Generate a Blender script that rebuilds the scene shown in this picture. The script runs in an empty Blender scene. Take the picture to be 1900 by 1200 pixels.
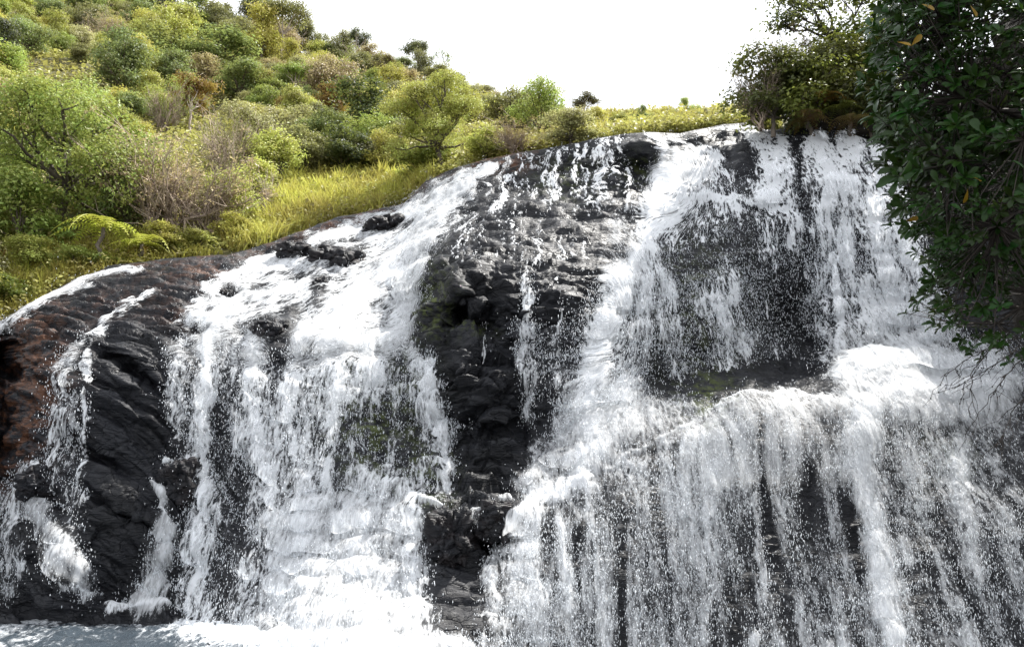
import bpy, math
import numpy as np
R = math.radians
rng = np.random.RandomState(7)
scene = bpy.context.scene
COL = scene.collection

# ------------------------------------------------------------------ camera
F_PX, CX, CY = 1491.0, 950.0, 600.0          # photo is 1900 x 1200
PITCH, CAM_Z = R(11.7), 3.2
cam_d = bpy.data.cameras.new('camera')
cam_d.sensor_width = 36.0
cam_d.lens = 36.0 * F_PX / 1900.0
cam_d.clip_start, cam_d.clip_end = 0.1, 3000
cam = bpy.data.objects.new('camera', cam_d)
COL.objects.link(cam)
cam.location = (0, 0, CAM_Z)
cam.rotation_euler = (R(90) + PITCH, 0, 0)
scene.camera = cam

# ------------------------------------------------------------------ sky, sun, exposure
SUN_EL, SUN_AZ = R(58), R(57)       # azimuth from +Y (into the picture) towards +X
world = bpy.data.worlds.new('World')
scene.world = world
world.use_nodes = True
nt = world.node_tree
nt.nodes.clear()
wo = nt.nodes.new('ShaderNodeOutputWorld')
bg = nt.nodes.new('ShaderNodeBackground')
sky = nt.nodes.new('ShaderNodeTexSky')
sky.sky_type = 'NISHITA'
sky.sun_disc = False
sky.sun_elevation = SUN_EL
sky.sun_rotation = SUN_AZ
sky.dust_density = 3.0
tc = nt.nodes.new('ShaderNodeTexCoord')
cn = nt.nodes.new('ShaderNodeTexNoise')
cn.inputs['Scale'].default_value = 2.2
cn.inputs['Detail'].default_value = 5
cr = nt.nodes.new('ShaderNodeMapRange')
cr.inputs[1].default_value, cr.inputs[2].default_value = 0.25, 0.6
cr.inputs[3].default_value, cr.inputs[4].default_value = 0.72, 1.0
cm = nt.nodes.new('ShaderNodeMixRGB')
cm.inputs[2].default_value = (7.6, 7.8, 8.2, 1)      # bright thin cloud
nt.links.new(tc.outputs['Generated'], cn.inputs['Vector'])
nt.links.new(cn.outputs['Fac'], cr.inputs[0])
nt.links.new(cr.outputs[0], cm.inputs[0])
nt.links.new(sky.outputs[0], cm.inputs[1])
nt.links.new(cm.outputs[0], bg.inputs[0])
bg.inputs[1].default_value = 0.085
nt.links.new(bg.outputs[0], wo.inputs[0])

sun_d = bpy.data.lights.new('sun', 'SUN')
sun_d.energy = 4.2
sun_d.angle = R(0.5)
sun_d.color = (1.0, 0.965, 0.91)
sun = bpy.data.objects.new('sun', sun_d)
COL.objects.link(sun)
from mathutils import Vector
sdir = Vector((math.cos(SUN_EL)*math.sin(SUN_AZ), math.cos(SUN_EL)*math.cos(SUN_AZ), math.sin(SUN_EL)))
sun.rotation_euler = (-sdir).to_track_quat('-Z', 'Y').to_euler()

scene.view_settings.view_transform = 'Standard'
scene.view_settings.look = 'None'
scene.view_settings.exposure = 1.5
scene.view_settings.gamma = 1.0
scene.cycles.transparent_max_bounces = 24
scene.cycles.max_bounces = 8

# ------------------------------------------------------------------ geometry helpers
SP, CP = math.sin(PITCH), math.cos(PITCH)

def unproj(u, v, Y):
    """world point seen at photo pixel (u, v) at forward distance Y"""
    u, v, Y = np.broadcast_arrays(np.asarray(u, float), np.asarray(v, float), np.asarray(Y, float))
    xr, yr = (u - CX) / F_PX, (CY - v) / F_PX
    t = Y / (CP - yr * SP)
    return np.stack([t * xr, Y, CAM_Z + t * (SP + yr * CP)], -1)

def proj(P):
    P = np.asarray(P, float)
    y, z = P[..., 1], P[..., 2] - CAM_Z
    d = y * CP + z * SP
    return CX + F_PX * P[..., 0] / d, CY - F_PX * (z * CP - y * SP) / d

def px_size(px, Y, v=400):
    return px * Y / (CP - (CY - v) / F_PX * SP) / F_PX

def np_mesh(name, V, Fc, attrs=None, smooth=True, mat=None):
    V = np.ascontiguousarray(V, np.float32)
    Fc = np.ascontiguousarray(Fc, np.int32)
    n, k = Fc.shape
    m = bpy.data.meshes.new(name)
    m.vertices.add(len(V))
    m.vertices.foreach_set('co', V.ravel())
    m.loops.add(n * k)
    m.loops.foreach_set('vertex_index', Fc.ravel())
    m.polygons.add(n)
    m.polygons.foreach_set('loop_start', np.arange(0, n * k, k, dtype=np.int32))
    m.polygons.foreach_set('loop_total', np.full(n, k, np.int32))
    m.polygons.foreach_set('use_smooth', np.full(n, smooth, bool))
    for an, (dom, arr) in (attrs or {}).items():
        arr = np.ascontiguousarray(arr, np.float32)
        if arr.ndim == 1:
            a = m.attributes.new(an, 'FLOAT', dom)
            a.data.foreach_set('value', arr)
        else:
            a = m.attributes.new(an, 'FLOAT_VECTOR', dom)
            a.data.foreach_set('vector', arr.ravel())
    if mat:
        m.materials.append(mat)
    m.update(calc_edges=True)
    return m

def link(name, mesh, parent=None, kind=None, label=None, cat=None, group=None):
    o = bpy.data.objects.new(name, mesh)
    COL.objects.link(o)
    if parent: o.parent = parent
    tag(o, label, cat, group, kind)
    return o

def tag(o, label=None, cat=None, group=None, kind=None):
    if label: o['label'] = label
    if cat: o['category'] = cat
    if group: o['group'] = group
    if kind: o['kind'] = kind

def thing(name, loc, label, cat, group=None, rz=0.0, scale=(1, 1, 1)):
    o = bpy.data.objects.new(name, None)
    COL.objects.link(o)
    o.location = loc
    o.rotation_euler = (0, 0, rz)
    o.scale = scale
    o.empty_display_size = 0.3
    tag(o, label, cat, group)
    return o

def grid_faces(nr, nc, mask=None):
    i = np.arange(nr * nc).reshape(nr, nc)
    f = np.stack([i[:-1, :-1], i[1:, :-1], i[1:, 1:], i[:-1, 1:]], -1)
    if mask is not None:
        k = mask[:-1, :-1] | mask[1:, :-1] | mask[1:, 1:] | mask[:-1, 1:]
        f = f[k]
    return f.reshape(-1, 4)

def compact(V, Fc, *arrs):
    used = np.zeros(len(V), bool)
    used[Fc.ravel()] = True
    idx = np.cumsum(used) - 1
    return (V[used], idx[Fc]) + tuple(a[used] for a in arrs)

# ---- noise
def _hash(ix, iy, iz, s):
    h = (ix * 374761393 + iy * 668265263 + iz * 2147483647 + s * 974634777) & 0xFFFFFFFF
    h = ((h ^ (h >> 13)) * 1274126177) & 0xFFFFFFFF
    h = ((h ^ (h >> 16)) * 2246822519) & 0xFFFFFFFF
    return (h ^ (h >> 15)) & 0xFFFFFF

def vnoise(P, seed=0):
    P = np.asarray(P, float)
    sh = P.shape[:-1]
    P = P.reshape(-1, 3)
    I = np.floor(P).astype(np.int64)
    f = P - I
    w = f * f * f * (f * (f * 6 - 15) + 10)
    out = np.zeros(len(P))
    for dx in (0, 1):
        for dy in (0, 1):
            for dz in (0, 1):
                h = _hash(I[:, 0] + dx, I[:, 1] + dy, I[:, 2] + dz, seed)
                a = h * (2 * math.pi / 0xFFFFFF)
                zc = ((h * 7919) % 4096) / 2048.0 - 1
                r = np.sqrt(np.maximum(0, 1 - zc * zc))
                g = np.cos(a) * r * (f[:, 0] - dx) + np.sin(a) * r * (f[:, 1] - dy) + zc * (f[:, 2] - dz)
                wx = w[:, 0] if dx else 1 - w[:, 0]
                wy = w[:, 1] if dy else 1 - w[:, 1]
                wz = w[:, 2] if dz else 1 - w[:, 2]
                out += g * wx * wy * wz
    return (out * 1.5).reshape(sh)

def fbm(P, oct=4, seed=0, lac=2.03, gain=0.5):
    a, t = 1.0, 0
    P = np.asarray(P, float)
    for o in range(oct):
        t = t + a * vnoise(P, seed + o * 17)
        P = P * lac
        a *= gain
    return t

def voronoi(P, seed=0):
    """F1, F2, cell id 0..1, offset from the nearest cell centre"""
    sh = P.shape[:-1]
    P = P.reshape(-1, 3)
    I = np.floor(P).astype(np.int64)
    f1 = np.full(len(P), 9.0); f2 = f1.copy(); cid = np.zeros(len(P)); off = np.zeros_like(P)
    for dx in (-1, 0, 1):
        for dy in (-1, 0, 1):
            for dz in (-1, 0, 1):
                c = I + np.array([dx, dy, dz])
                h = _hash(c[:, 0], c[:, 1], c[:, 2], seed)
                j = np.stack([(h & 255) / 255., ((h >> 8) & 255) / 255., ((h >> 16) & 255) / 255.], -1)
                dv = P - (c + j)
                d = np.sqrt((dv ** 2).sum(-1))
                n = d < f1
                f2 = np.where(n, f1, np.minimum(f2, d))
                off[n] = dv[n]
                cid = np.where(n, ((h * 31) & 1023) / 1023., cid)
                f1 = np.where(n, d, f1)
    return f1.reshape(sh), f2.reshape(sh), cid.reshape(sh), off.reshape(sh + (3,))

def sstep(a, b, x):
    t = np.clip((x - a) / (b - a), 0, 1)
    return t * t * (3 - 2 * t)

def blur(A, r, axis):
    k = np.ones(2 * r + 1) / (2 * r + 1)
    pad = [(0, 0)] * A.ndim
    pad[axis] = (r, r)
    B = np.pad(A, pad, mode='edge')
    c = np.cumsum(np.insert(B, 0, 0, axis=axis), axis=axis)
    n = A.shape[axis]
    hi = np.take(c, np.arange(2 * r + 1, 2 * r + 1 + n), axis=axis)
    lo = np.take(c, np.arange(n), axis=axis)
    return (hi - lo) / (2 * r + 1)

def blur2(A, r, n=2):
    for _ in range(n):
        A = blur(blur(A, r, 0), r, 1)
    return A

def normals(P):
    du = np.gradient(P, axis=1)
    dv = np.gradient(P, axis=0)
    n = np.cross(dv, du)
    n /= np.linalg.norm(n, axis=-1, keepdims=True) + 1e-9
    flip = (n[..., 1] > 0) & (n[..., 2] < 0.3)
    return n

def tube(pts, rad, seg=6):
    """tapered tube through pts"""
    pts = np.asarray(pts, float)
    rad = np.broadcast_to(np.asarray(rad, float), (len(pts),))
    T = np.gradient(pts, axis=0)
    T /= np.linalg.norm(T, axis=1, keepdims=True) + 1e-9
    ref = np.array([0.31, 0.77, 0.21]) if abs(T[0, 2]) > .8 else np.array([0.1, 0.2, 1.0])
    A = np.cross(T, ref); A /= np.linalg.norm(A, axis=1, keepdims=True) + 1e-9
    B = np.cross(T, A)
    th = np.linspace(0, 2 * math.pi, seg, endpoint=False)
    V = pts[:, None] + rad[:, None, None] * (np.cos(th)[None, :, None] * A[:, None] + np.sin(th)[None, :, None] * B[:, None])
    n = len(pts)
    i = np.arange(n * seg).reshape(n, seg)
    Fc = np.stack([i[:-1], np.roll(i[:-1], -1, 1), np.roll(i[1:], -1, 1), i[1:]], -1).reshape(-1, 4)
    return V.reshape(-1, 3), Fc

class MB:
    def __init__(self): self.v, self.f, self.n, self.t = [], [], 0, []
    def add(self, V, Fc, tint=0.5):
        self.v.append(V); self.f.append(np.asarray(Fc) + self.n); self.n += len(V)
        self.t.append(np.broadcast_to(np.asarray(tint, float), (len(V),)))
    def mesh(self, name, mat, smooth=True):
        return np_mesh(name, np.concatenate(self.v), np.concatenate(self.f), {'tint': ('POINT', np.concatenate(self.t))}, smooth, mat)

def tbl(u, xs, ys):
    return np.interp(u, xs, ys)

# ------------------------------------------------------------------ materials
def new_mat(name):
    m = bpy.data.materials.new(name)
    m.use_nodes = True
    m.node_tree.nodes.clear()
    return m, m.node_tree

def N(nt, typ, **kw):
    n = nt.nodes.new(typ)
    for k, v in kw.items():
        if isinstance(v, (int, float, str)) and hasattr(n, k): setattr(n, k, v)
    return n

def math_n(nt, op, a, b=None, c=None, clamp=False):
    n = nt.nodes.new('ShaderNodeMath'); n.operation = op; n.use_clamp = clamp
    for i, x in enumerate((a, b, c)):
        if x is None: continue
        if isinstance(x, (int, float)): n.inputs[i].default_value = x
        else: nt.links.new(x, n.inputs[i])
    return n.outputs[0]

def maprange(nt, x, a, b, c, d, smooth=False):
    n = nt.nodes.new('ShaderNodeMapRange')
    if smooth: n.interpolation_type = 'SMOOTHSTEP'
    nt.links.new(x, n.inputs[0])
    for i, val in enumerate((a, b, c, d)): n.inputs[i + 1].default_value = val
    return n.outputs[0]

def mixc(nt, f, a, b):
    n = nt.nodes.new('ShaderNodeMixRGB')
    for i, x in enumerate((f, a, b)):
        if isinstance(x, tuple): n.inputs[i].default_value = x + (1,) if len(x) == 3 else x
        elif isinstance(x, (int, float)): n.inputs[i].default_value = x
        else: nt.links.new(x, n.inputs[i])
    return n.outputs[0]

def noise_n(nt, vec, scale, detail=4, rough=0.55, dist=0.0):
    n = nt.nodes.new('ShaderNodeTexNoise')
    n.inputs['Scale'].default_value = scale; n.inputs['Detail'].default_value = detail
    n.inputs['Roughness'].default_value = rough; n.inputs['Distortion'].default_value = dist
    if vec is not None: nt.links.new(vec, n.inputs['Vector'])
    return n.outputs['Fac']

def attr_n(nt, name):
    n = nt.nodes.new('ShaderNodeAttribute'); n.attribute_name = name
    return n

def scaled_pos(nt, s):
    g = nt.nodes.new('ShaderNodeNewGeometry')
    v = nt.nodes.new('ShaderNodeVectorMath'); v.operation = 'MULTIPLY'
    nt.links.new(g.outputs['Position'], v.inputs[0]); v.inputs[1].default_value = s
    return v.outputs[0]

def leaf_mat(name, transl=0.3, rough=0.5, spec=0.35, col2=None):
    """foliage: the object's colour, varied by a per-leaf tint attribute"""
    m, nt = new_mat(name)
    out = N(nt, 'ShaderNodeOutputMaterial')
    oi = N(nt, 'ShaderNodeObjectInfo')
    t = attr_n(nt, 'tint').outputs['Fac']
    hs = N(nt, 'ShaderNodeHueSaturation')
    nt.links.new(oi.outputs['Color'], hs.inputs['Color'])
    nt.links.new(maprange(nt, t, 0, 1, 0.465, 0.525), hs.inputs['Hue'])
    nt.links.new(maprange(nt, t, 0, 1, 0.55, 1.5), hs.inputs['Value'])
    p = N(nt, 'ShaderNodeBsdfPrincipled')
    nt.links.new(hs.outputs[0], p.inputs['Base Color'])
    p.inputs['Roughness'].default_value = rough
    p.inputs['Specular IOR Level'].default_value = spec
    tr = N(nt, 'ShaderNodeBsdfTranslucent')
    tcx = mixc(nt, 0.35 if name != 'glossy_foliage' else 0.08, hs.outputs[0], (0.34, 0.37, 0.08))
    nt.links.new(tcx, tr.inputs['Color'])
    mx = N(nt, 'ShaderNodeMixShader'); mx.inputs[0].default_value = transl
    nt.links.new(p.outputs[0], mx.inputs[1]); nt.links.new(tr.outputs[0], mx.inputs[2])
    nt.links.new(mx.outputs[0], out.inputs[0])
    return m

def bark_mat(name, c1, c2, scale=6.0):
    m, nt = new_mat(name)
    out = N(nt, 'ShaderNodeOutputMaterial'); p = N(nt, 'ShaderNodeBsdfPrincipled')
    g = N(nt, 'ShaderNodeTexCoord')
    f = noise_n(nt, g.outputs['Object'], scale, 4, 0.6)
    nt.links.new(mixc(nt, maprange(nt, f, 0.35, 0.65, 0, 1), c1, c2), p.inputs['Base Color'])
    p.inputs['Roughness'].default_value = 0.85
    nt.links.new(p.outputs[0], out.inputs[0])
    return m

M_LEAF = leaf_mat('foliage', 0.4)
M_GLOSS = leaf_mat('glossy_foliage', 0.16, 0.36, 0.2)
M_GRASS = leaf_mat('grass_blades', 0.4, 0.6, 0.2)
M_BARK = bark_mat('grey_brown_bark', (0.05, 0.04, 0.03), (0.16, 0.13, 0.1))
M_PALE = bark_mat('pale_bark', (0.28, 0.22, 0.18), (0.55, 0.47, 0.41))
M_TWIG = bark_mat('dry_twigs', (0.20, 0.15, 0.115), (0.46, 0.37, 0.28))
M_DARKBARK = bark_mat('dark_bark', (0.012, 0.009, 0.007), (0.045, 0.034, 0.026))

def rock_material():
    m, nt = new_mat('wet_dark_rock')
    out = N(nt, 'ShaderNodeOutputMaterial'); p = N(nt, 'ShaderNodeBsdfPrincipled')
    pos = scaled_pos(nt, (1, 1, 1))
    big = noise_n(nt, pos, 0.7, 5, 0.6)
    fine = noise_n(nt, pos, 7.0, 6, 0.65)
    c = mixc(nt, maprange(nt, big, 0.35, 0.65, 0, 1), (0.006, 0.0065, 0.008), (0.015, 0.016, 0.020))
    c = mixc(nt, maprange(nt, fine, 0.5, 0.72, 0, 0.4), c, (0.032, 0.031, 0.032))
    # iron-brown stains and moss follow attributes stored on the rock
    br = attr_n(nt, 'rust').outputs['Fac']
    bn = noise_n(nt, scaled_pos(nt, (1, 1, 1.6)), 1.9, 5, 0.65, 0.4)
    bf = math_n(nt, 'MULTIPLY', br, maprange(nt, bn, 0.42, 0.62, 0.0, 1.0, True))
    rust = mixc(nt, fine, (0.05, 0.021, 0.011), (0.145, 0.062, 0.03))
    c = mixc(nt, bf, c, rust)
    mo = attr_n(nt, 'moss').outputs['Fac']
    mn = noise_n(nt, pos, 3.6, 5, 0.6, 0.3)
    mf = math_n(nt, 'MULTIPLY', mo, maprange(nt, mn, 0.45, 0.62, 0.0, 1.0, True))
    c = mixc(nt, mf, c, (0.075, 0.095, 0.016))
    nt.links.new(c, p.inputs['Base Color'])
    rn = noise_n(nt, pos, 2.5, 3, 0.6)
    nt.links.new(maprange(nt, rn, 0.3, 0.7, 0.30, 0.62), p.inputs['Roughness'])
    p.inputs['Specular IOR Level'].default_value = 0.24
    # strata bump: fine tilted bedding lines
    sv = N(nt, 'ShaderNodeMapping')
    nt.links.new(pos, sv.inputs[0])
    sv.inputs['Rotation'].default_value = (0, R(27), 0)
    sv.inputs['Scale'].default_value = (1.3, 1.5, 11.0)
    strata = noise_n(nt, sv.outputs[0], 1.0, 6, 0.62, 0.5)
    vb = N(nt, 'ShaderNodeTexVoronoi'); vb.feature = 'DISTANCE_TO_EDGE'; vb.inputs['Scale'].default_value = 2.6
    sv2 = N(nt, 'ShaderNodeMapping'); nt.links.new(pos, sv2.inputs[0])
    sv2.inputs['Rotation'].default_value = (0, R(27), 0); sv2.inputs['Scale'].default_value = (0.8, 0.8, 1.8)
    nt.links.new(sv2.outputs[0], vb.inputs['Vector'])
    ck = maprange(nt, vb.outputs['Distance'], 0, 0.05, 0, 0.35)
    strata = math_n(nt, 'ADD', strata, ck)
    h = math_n(nt, 'ADD', math_n(nt, 'MULTIPLY', strata, 0.8), math_n(nt, 'MULTIPLY', fine, 0.45))
    b = N(nt, 'ShaderNodeBump'); b.inputs['Strength'].default_value = 0.7; b.inputs['Distance'].default_value = 0.12
    nt.links.new(h, b.inputs['Height'])
    nt.links.new(b.outputs[0], p.inputs['Normal'])
    nt.links.new(p.outputs[0], out.inputs[0])
    return m
M_ROCK = rock_material()

def foam_shader(nt, col=(0.86, 0.88, 0.9)):
    d = N(nt, 'ShaderNodeBsdfPrincipled')
    d.inputs['Base Color'].default_value = col + (1,)
    d.inputs['Roughness'].default_value = 0.6
    d.inputs['Specular IOR Level'].default_value = 0.4
    t = N(nt, 'ShaderNodeBsdfTranslucent'); t.inputs['Color'].default_value = col + (1,)
    mx = N(nt, 'ShaderNodeMixShader'); mx.inputs[0].default_value = 0.38
    nt.links.new(d.outputs[0], mx.inputs[1]); nt.links.new(t.outputs[0], mx.inputs[2])
    return mx.outputs[0], d

def foam_material():
    """white water: opaque foam threads with holes; 'density' and 'soft' are stored on the sheet, 'flow' is its streamline coordinate"""
    m, nt = new_mat('white_water')
    out = N(nt, 'ShaderNodeOutputMaterial')
    sh, d = foam_shader(nt)
    vec = attr_n(nt, 'flow').outputs['Vector']
    dens = attr_n(nt, 'foam_amount').outputs['Fac']
    soft = attr_n(nt, 'soft').outputs['Fac']
    # warp
    wn = N(nt, 'ShaderNodeTexNoise'); wn.inputs['Scale'].default_value = 2.2; wn.inputs['Detail'].default_value = 3
    nt.links.new(vec, wn.inputs['Vector'])
    ws = N(nt, 'ShaderNodeVectorMath'); ws.operation = 'MULTIPLY_ADD'
    nt.links.new(wn.outputs['Color'], ws.inputs[0]); ws.inputs[1].default_value = (0.34, 0.34, 0.34)
    nt.links.new(vec, ws.inputs[2])
    wv = ws.outputs[0]
    n1 = noise_n(nt, wv, 8.0, 3, 0.6)
    ridge = math_n(nt, 'SUBTRACT', 1.0, math_n(nt, 'MULTIPLY', math_n(nt, 'ABSOLUTE', math_n(nt, 'SUBTRACT', n1, 0.5)), 3.6))
    vo = N(nt, 'ShaderNodeTexVoronoi'); vo.feature = 'F1'; vo.inputs['Scale'].default_value = 9.5
    nt.links.new(wv, vo.inputs['Vector'])
    n2 = noise_n(nt, wv, 21.0, 2, 0.6)
    n3 = noise_n(nt, wv, 2.3, 3, 0.55)
    # pattern ~ 0..1
    pat = math_n(nt, 'ADD', math_n(nt, 'MULTIPLY', ridge, 0.36), math_n(nt, 'MULTIPLY', vo.outputs['Distance'], 0.30))
    pat = math_n(nt, 'ADD', pat, math_n(nt, 'MULTIPLY', n2, 0.40))
    pat = math_n(nt, 'ADD', pat, math_n(nt, 'MULTIPLY', math_n(nt, 'SUBTRACT', n3, 0.5), 0.55))
    th = math_n(nt, 'ADD', maprange(nt, dens, 0, 0.6, 1.0, 0.60), maprange(nt, dens, 0.6, 1.0, 0.0, -0.22))
    df = math_n(nt, 'SUBTRACT', pat, th)
    wd = maprange(nt, soft, 0, 1, 0.17, 1.0)
    al = math_n(nt, 'ADD', math_n(nt, 'DIVIDE', df, wd), 0.5, clamp=True)
    al = math_n(nt, 'MULTIPLY', al, maprange(nt, dens, 0.02, 0.2, 0, 1))
    al = math_n(nt, 'ADD', al, math_n(nt, 'MULTIPLY', math_n(nt, 'MULTIPLY', soft, dens), 0.34), clamp=True)
    al = math_n(nt, 'MULTIPLY', al, maprange(nt, soft, 0, 1, 1.0, 0.92))
    b = N(nt, 'ShaderNodeBump'); b.inputs['Strength'].default_value = 0.7; b.inputs['Distance'].default_value = 0.06
    nt.links.new(pat, b.inputs['Height'])
    nt.links.new(b.outputs[0], d.inputs['Normal'])
    tr = N(nt, 'ShaderNodeBsdfTransparent')
    mx = N(nt, 'ShaderNodeMixShader')
    nt.links.new(al, mx.inputs[0]); nt.links.new(tr.outputs[0], mx.inputs[1]); nt.links.new(sh, mx.inputs[2])
    nt.links.new(mx.outputs[0], out.inputs[0])
    return m
M_FOAM = foam_material()

def drop_material():
    m, nt = new_mat('water_drops')
    out = N(nt, 'ShaderNodeOutputMaterial')
    sh, d = foam_shader(nt, (0.84, 0.87, 0.9))
    nt.links.new(sh, out.inputs[0])
    return m
M_DROP = drop_material()

def soil_mat(name, c1, c2, scale):
    m, nt = new_mat(name)
    out = N(nt, 'ShaderNodeOutputMaterial'); p = N(nt, 'ShaderNodeBsdfPrincipled')
    pos = scaled_pos(nt, (1, 1, 1))
    f = noise_n(nt, pos, scale, 6, 0.65)
    nt.links.new(mixc(nt, maprange(nt, f, 0.3, 0.7, 0, 1), c1, c2), p.inputs['Base Color'])
    p.inputs['Roughness'].default_value = 0.9
    b = N(nt, 'ShaderNodeBump'); b.inputs['Distance'].default_value = 0.3
    nt.links.new(f, b.inputs['Height']); nt.links.new(b.outputs[0], p.inputs['Normal'])
    nt.links.new(p.outputs[0], out.inputs[0])
    return m
M_HILL = soil_mat('hill_soil', (0.05, 0.055, 0.015), (0.13, 0.11, 0.04), 0.8)
M_EARTH = soil_mat('dark_earth', (0.008, 0.007, 0.005), (0.03, 0.024, 0.017), 2.0)

#@@CLIFF
# ------------------------------------------------------------------ cliff
LIP_U = [-260, 0, 60, 130, 200, 300, 420, 480, 560, 620, 700, 750, 790, 850, 900, 960, 1020, 1100, 1150, 1200, 1260, 1300, 1340, 1385, 1420, 1500, 1560, 1620, 1700, 2160]
LIP_V = [690, 594, 562, 522, 494, 480, 472, 457, 428, 405, 388, 378, 335, 310, 294, 284, 274, 258, 250, 245, 248, 239, 231, 227, 241, 240, 240, 262, 272, 300]
CTRL = np.array([
 # lip (u, v, Y)
 (-260,690,22),(0,594,25),(130,522,27),(300,480,29),(480,457,31),(620,405,33.5),(750,378,34.5),(790,335,34.5),(850,310,34),(960,284,33),(1100,258,31),(1200,245,30.5),(1300,239,31),(1385,227,31),(1500,240,29),(1620,262,28),(1900,290,26),(2160,300,25),
 # left dome
 (60,640,23.3),(150,610,23.6),(250,560,25),(330,530,26.2),(150,720,22.3),(280,700,22.8),(60,800,22.2),(200,850,22.2),(100,960,21.6),(250,1000,21.9),(100,1070,21.0),(60,1140,21.8),(180,1140,21.8),(300,1130,22.0),(0,900,22.6),(0,1050,21.6),(-200,900,22),(-200,1150,21),
 # left slide
 (420,560,26),(380,620,24.2),(500,640,24.2),(640,650,24.0),(740,650,24.2),(560,560,26.4),(680,560,26.8),(620,490,29.2),(730,480,29.6),(760,430,31.6),(600,440,31.2),(830,380,31.3),(770,560,26.6),
 # left curtain
 (370,760,23.2),(500,760,23.2),(640,760,22.9),(760,760,23.1),(370,900,22.7),(500,900,22.4),(640,900,22.0),(760,900,21.6),(340,1080,22.2),(420,1080,21.4),(560,1080,20.2),(700,1080,19.5),(330,1160,21.4),(480,1180,19.4),(640,1195,17.3),(420,1280,16.2),(640,1280,15.4),(100,1280,17.5),
 # centre
 (900,350,31.0),(1040,350,29.4),(1160,350,28.4),(880,400,29.0),(1000,400,27.6),(1120,410,26.8),(830,470,25.6),(960,450,25.4),(1100,480,24.8),(820,520,23.5),(930,520,23.2),(1060,530,23.4),(810,640,23.0),(900,640,22.7),(1040,640,23.0),(880,780,22.3),(980,760,22.6),(1060,760,22.6),(860,860,21.9),(980,860,22.0),(840,945,20.0),(910,940,20.2),(880,1010,19.9),(840,1080,19.2),(860,1200,17.8),
 # gully and right face
 (1240,310,29.3),(1210,400,27.2),(1185,500,25.0),(1120,600,23.6),(1100,700,22.8),(1090,820,22.0),(1280,300,29.6),(1320,370,27.6),(1430,385,26.4),(1290,480,25.3),(1400,500,25.4),(1480,560,25.6),(1300,620,23.8),(1400,650,24.4),(1480,660,25.0),(1230,720,23.2),(1350,700,23.4),(1480,710,23.6),(1420,300,27.9),(1540,300,27.3),(1540,450,26.0),(1640,400,25.9),(1570,620,24.6),(1680,600,24.6),(1800,500,23.5),(1800,640,23.4),(1950,600,21.5),
 # lower apron
 (1000,935,20.7),(1100,900,20.9),(1240,812,21.4),(1390,738,21.8),(1550,745,22.0),(1680,740,22.4),(1850,760,21.8),(2100,780,20.5),(950,980,20.2),(1100,1000,20.1),(1300,880,21.0),(1500,880,21.1),(1700,880,21.2),(1900,950,19.8),(940,1200,18.9),(1200,1200,19.3),(1500,1200,19.4),(1800,1200,19.1),(2100,1200,18.4),(940,1290,18.4),(1300,1295,19.0),(1800,1295,18.7),(2100,1290,18.0),(1100,1100,19.7),(1500,1050,20.2),(1300,1000,20.3),(1850,1100,19.5),
], float)

def tps_fit(C, lam=1e-4):
    X = C[:, :2] / 500.0
    d = np.linalg.norm(X[:, None] - X[None], axis=-1)
    K = np.where(d > 0, d * d * np.log(d + 1e-12), 0) + lam * np.eye(len(X))
    Pm = np.c_[np.ones(len(X)), X]
    A = np.block([[K, Pm], [Pm.T, np.zeros((3, 3))]])
    w = np.linalg.solve(A, np.r_[C[:, 2], np.zeros(3)])
    return X, w

def tps_eval(fit, U, Vv):
    X, w = fit
    out = w[len(X)] + w[len(X) + 1] * U / 500 + w[len(X) + 2] * Vv / 500
    for k in range(len(X)):
        r2 = (U / 500 - X[k, 0]) ** 2 + (Vv / 500 - X[k, 1]) ** 2
        out = out + w[k] * 0.5 * r2 * np.log(r2 + 1e-12)
    return out

NC, NR, NB = 760, 430, 26
us = np.linspace(-260, 2160, NC)
lip_v = np.interp(us, LIP_U, LIP_V)
sv = np.linspace(0, 1, NR) ** 1.0
UU = np.broadcast_to(us, (NR, NC)).copy()
VV = lip_v[None] + sv[:, None] * (1295 - lip_v)[None]
fit = tps_fit(CTRL, 2e-3)
DY = tps_eval(fit, UU, VV)

def g(u, v, su, sv_, rot=0.0):
    c, s = math.cos(R(rot)), math.sin(R(rot))
    a = (UU - u) * c + (VV - v) * s
    b = -(UU - u) * s + (VV - v) * c
    return np.exp(-(a / su) ** 2 - (b / sv_) ** 2)
def sg(x, w):
    return 1 / (1 + np.exp(-x / w))

# ledges, hollows and blocks (metres of depth)
DY += 1.3 * g(865, 600, 42, 28) + 0.5 * g(830, 650, 30, 40)             # small cave in the black outcrop
DY += 0.7 * g(905, 560, 26, 70, 8) + 0.5 * g(930, 640, 35, 45)           # cleft right of it
DY -= 0.45 * g(805, 600, 32, 75)                                         # square block at its left
DY -= 0.45 * g(858, 690, 40, 34)
DY -= 0.4 * g(905, 740, 45, 40)
DY += 1.2 * g(1185, 330, 26, 40, -25)                                    # hollow below the brow
DY += 0.8 * g(1060, 320, 60, 28)
DY += 0.6 * g(960, 340, 50, 25)
DY -= 0.7 * g(1190, 275, 50, 22)
DY += 2.6 * g(5, 665, 24, 55, -25)                                       # black cleft at the far left
DY += 1.0 * g(10, 760, 12, 90)
DY += 0.8 * g(250, 690, 75, 9, 32)                                       # cleft across the left dome
DY += 0.5 * g(200, 860, 70, 10, 30) + 0.5 * g(240, 960, 90, 12, 33)
DY += 1.1 * g(1470, 590, 60, 95)                                         # shadowed wall behind the falling drops
DY += 0.6 * g(1470, 340, 20, 60)
DY -= 0.8 * g(1378, 300, 26, 30)                                         # dark knob in the right fall
DY -= 0.7 * g(1330, 272, 40, 16, 15)
DY += 1.3 * g(912, 1000, 26, 40)                                         # gap between the base boulders
DY += 0.7 * g(900, 890, 45, 40)
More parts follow.
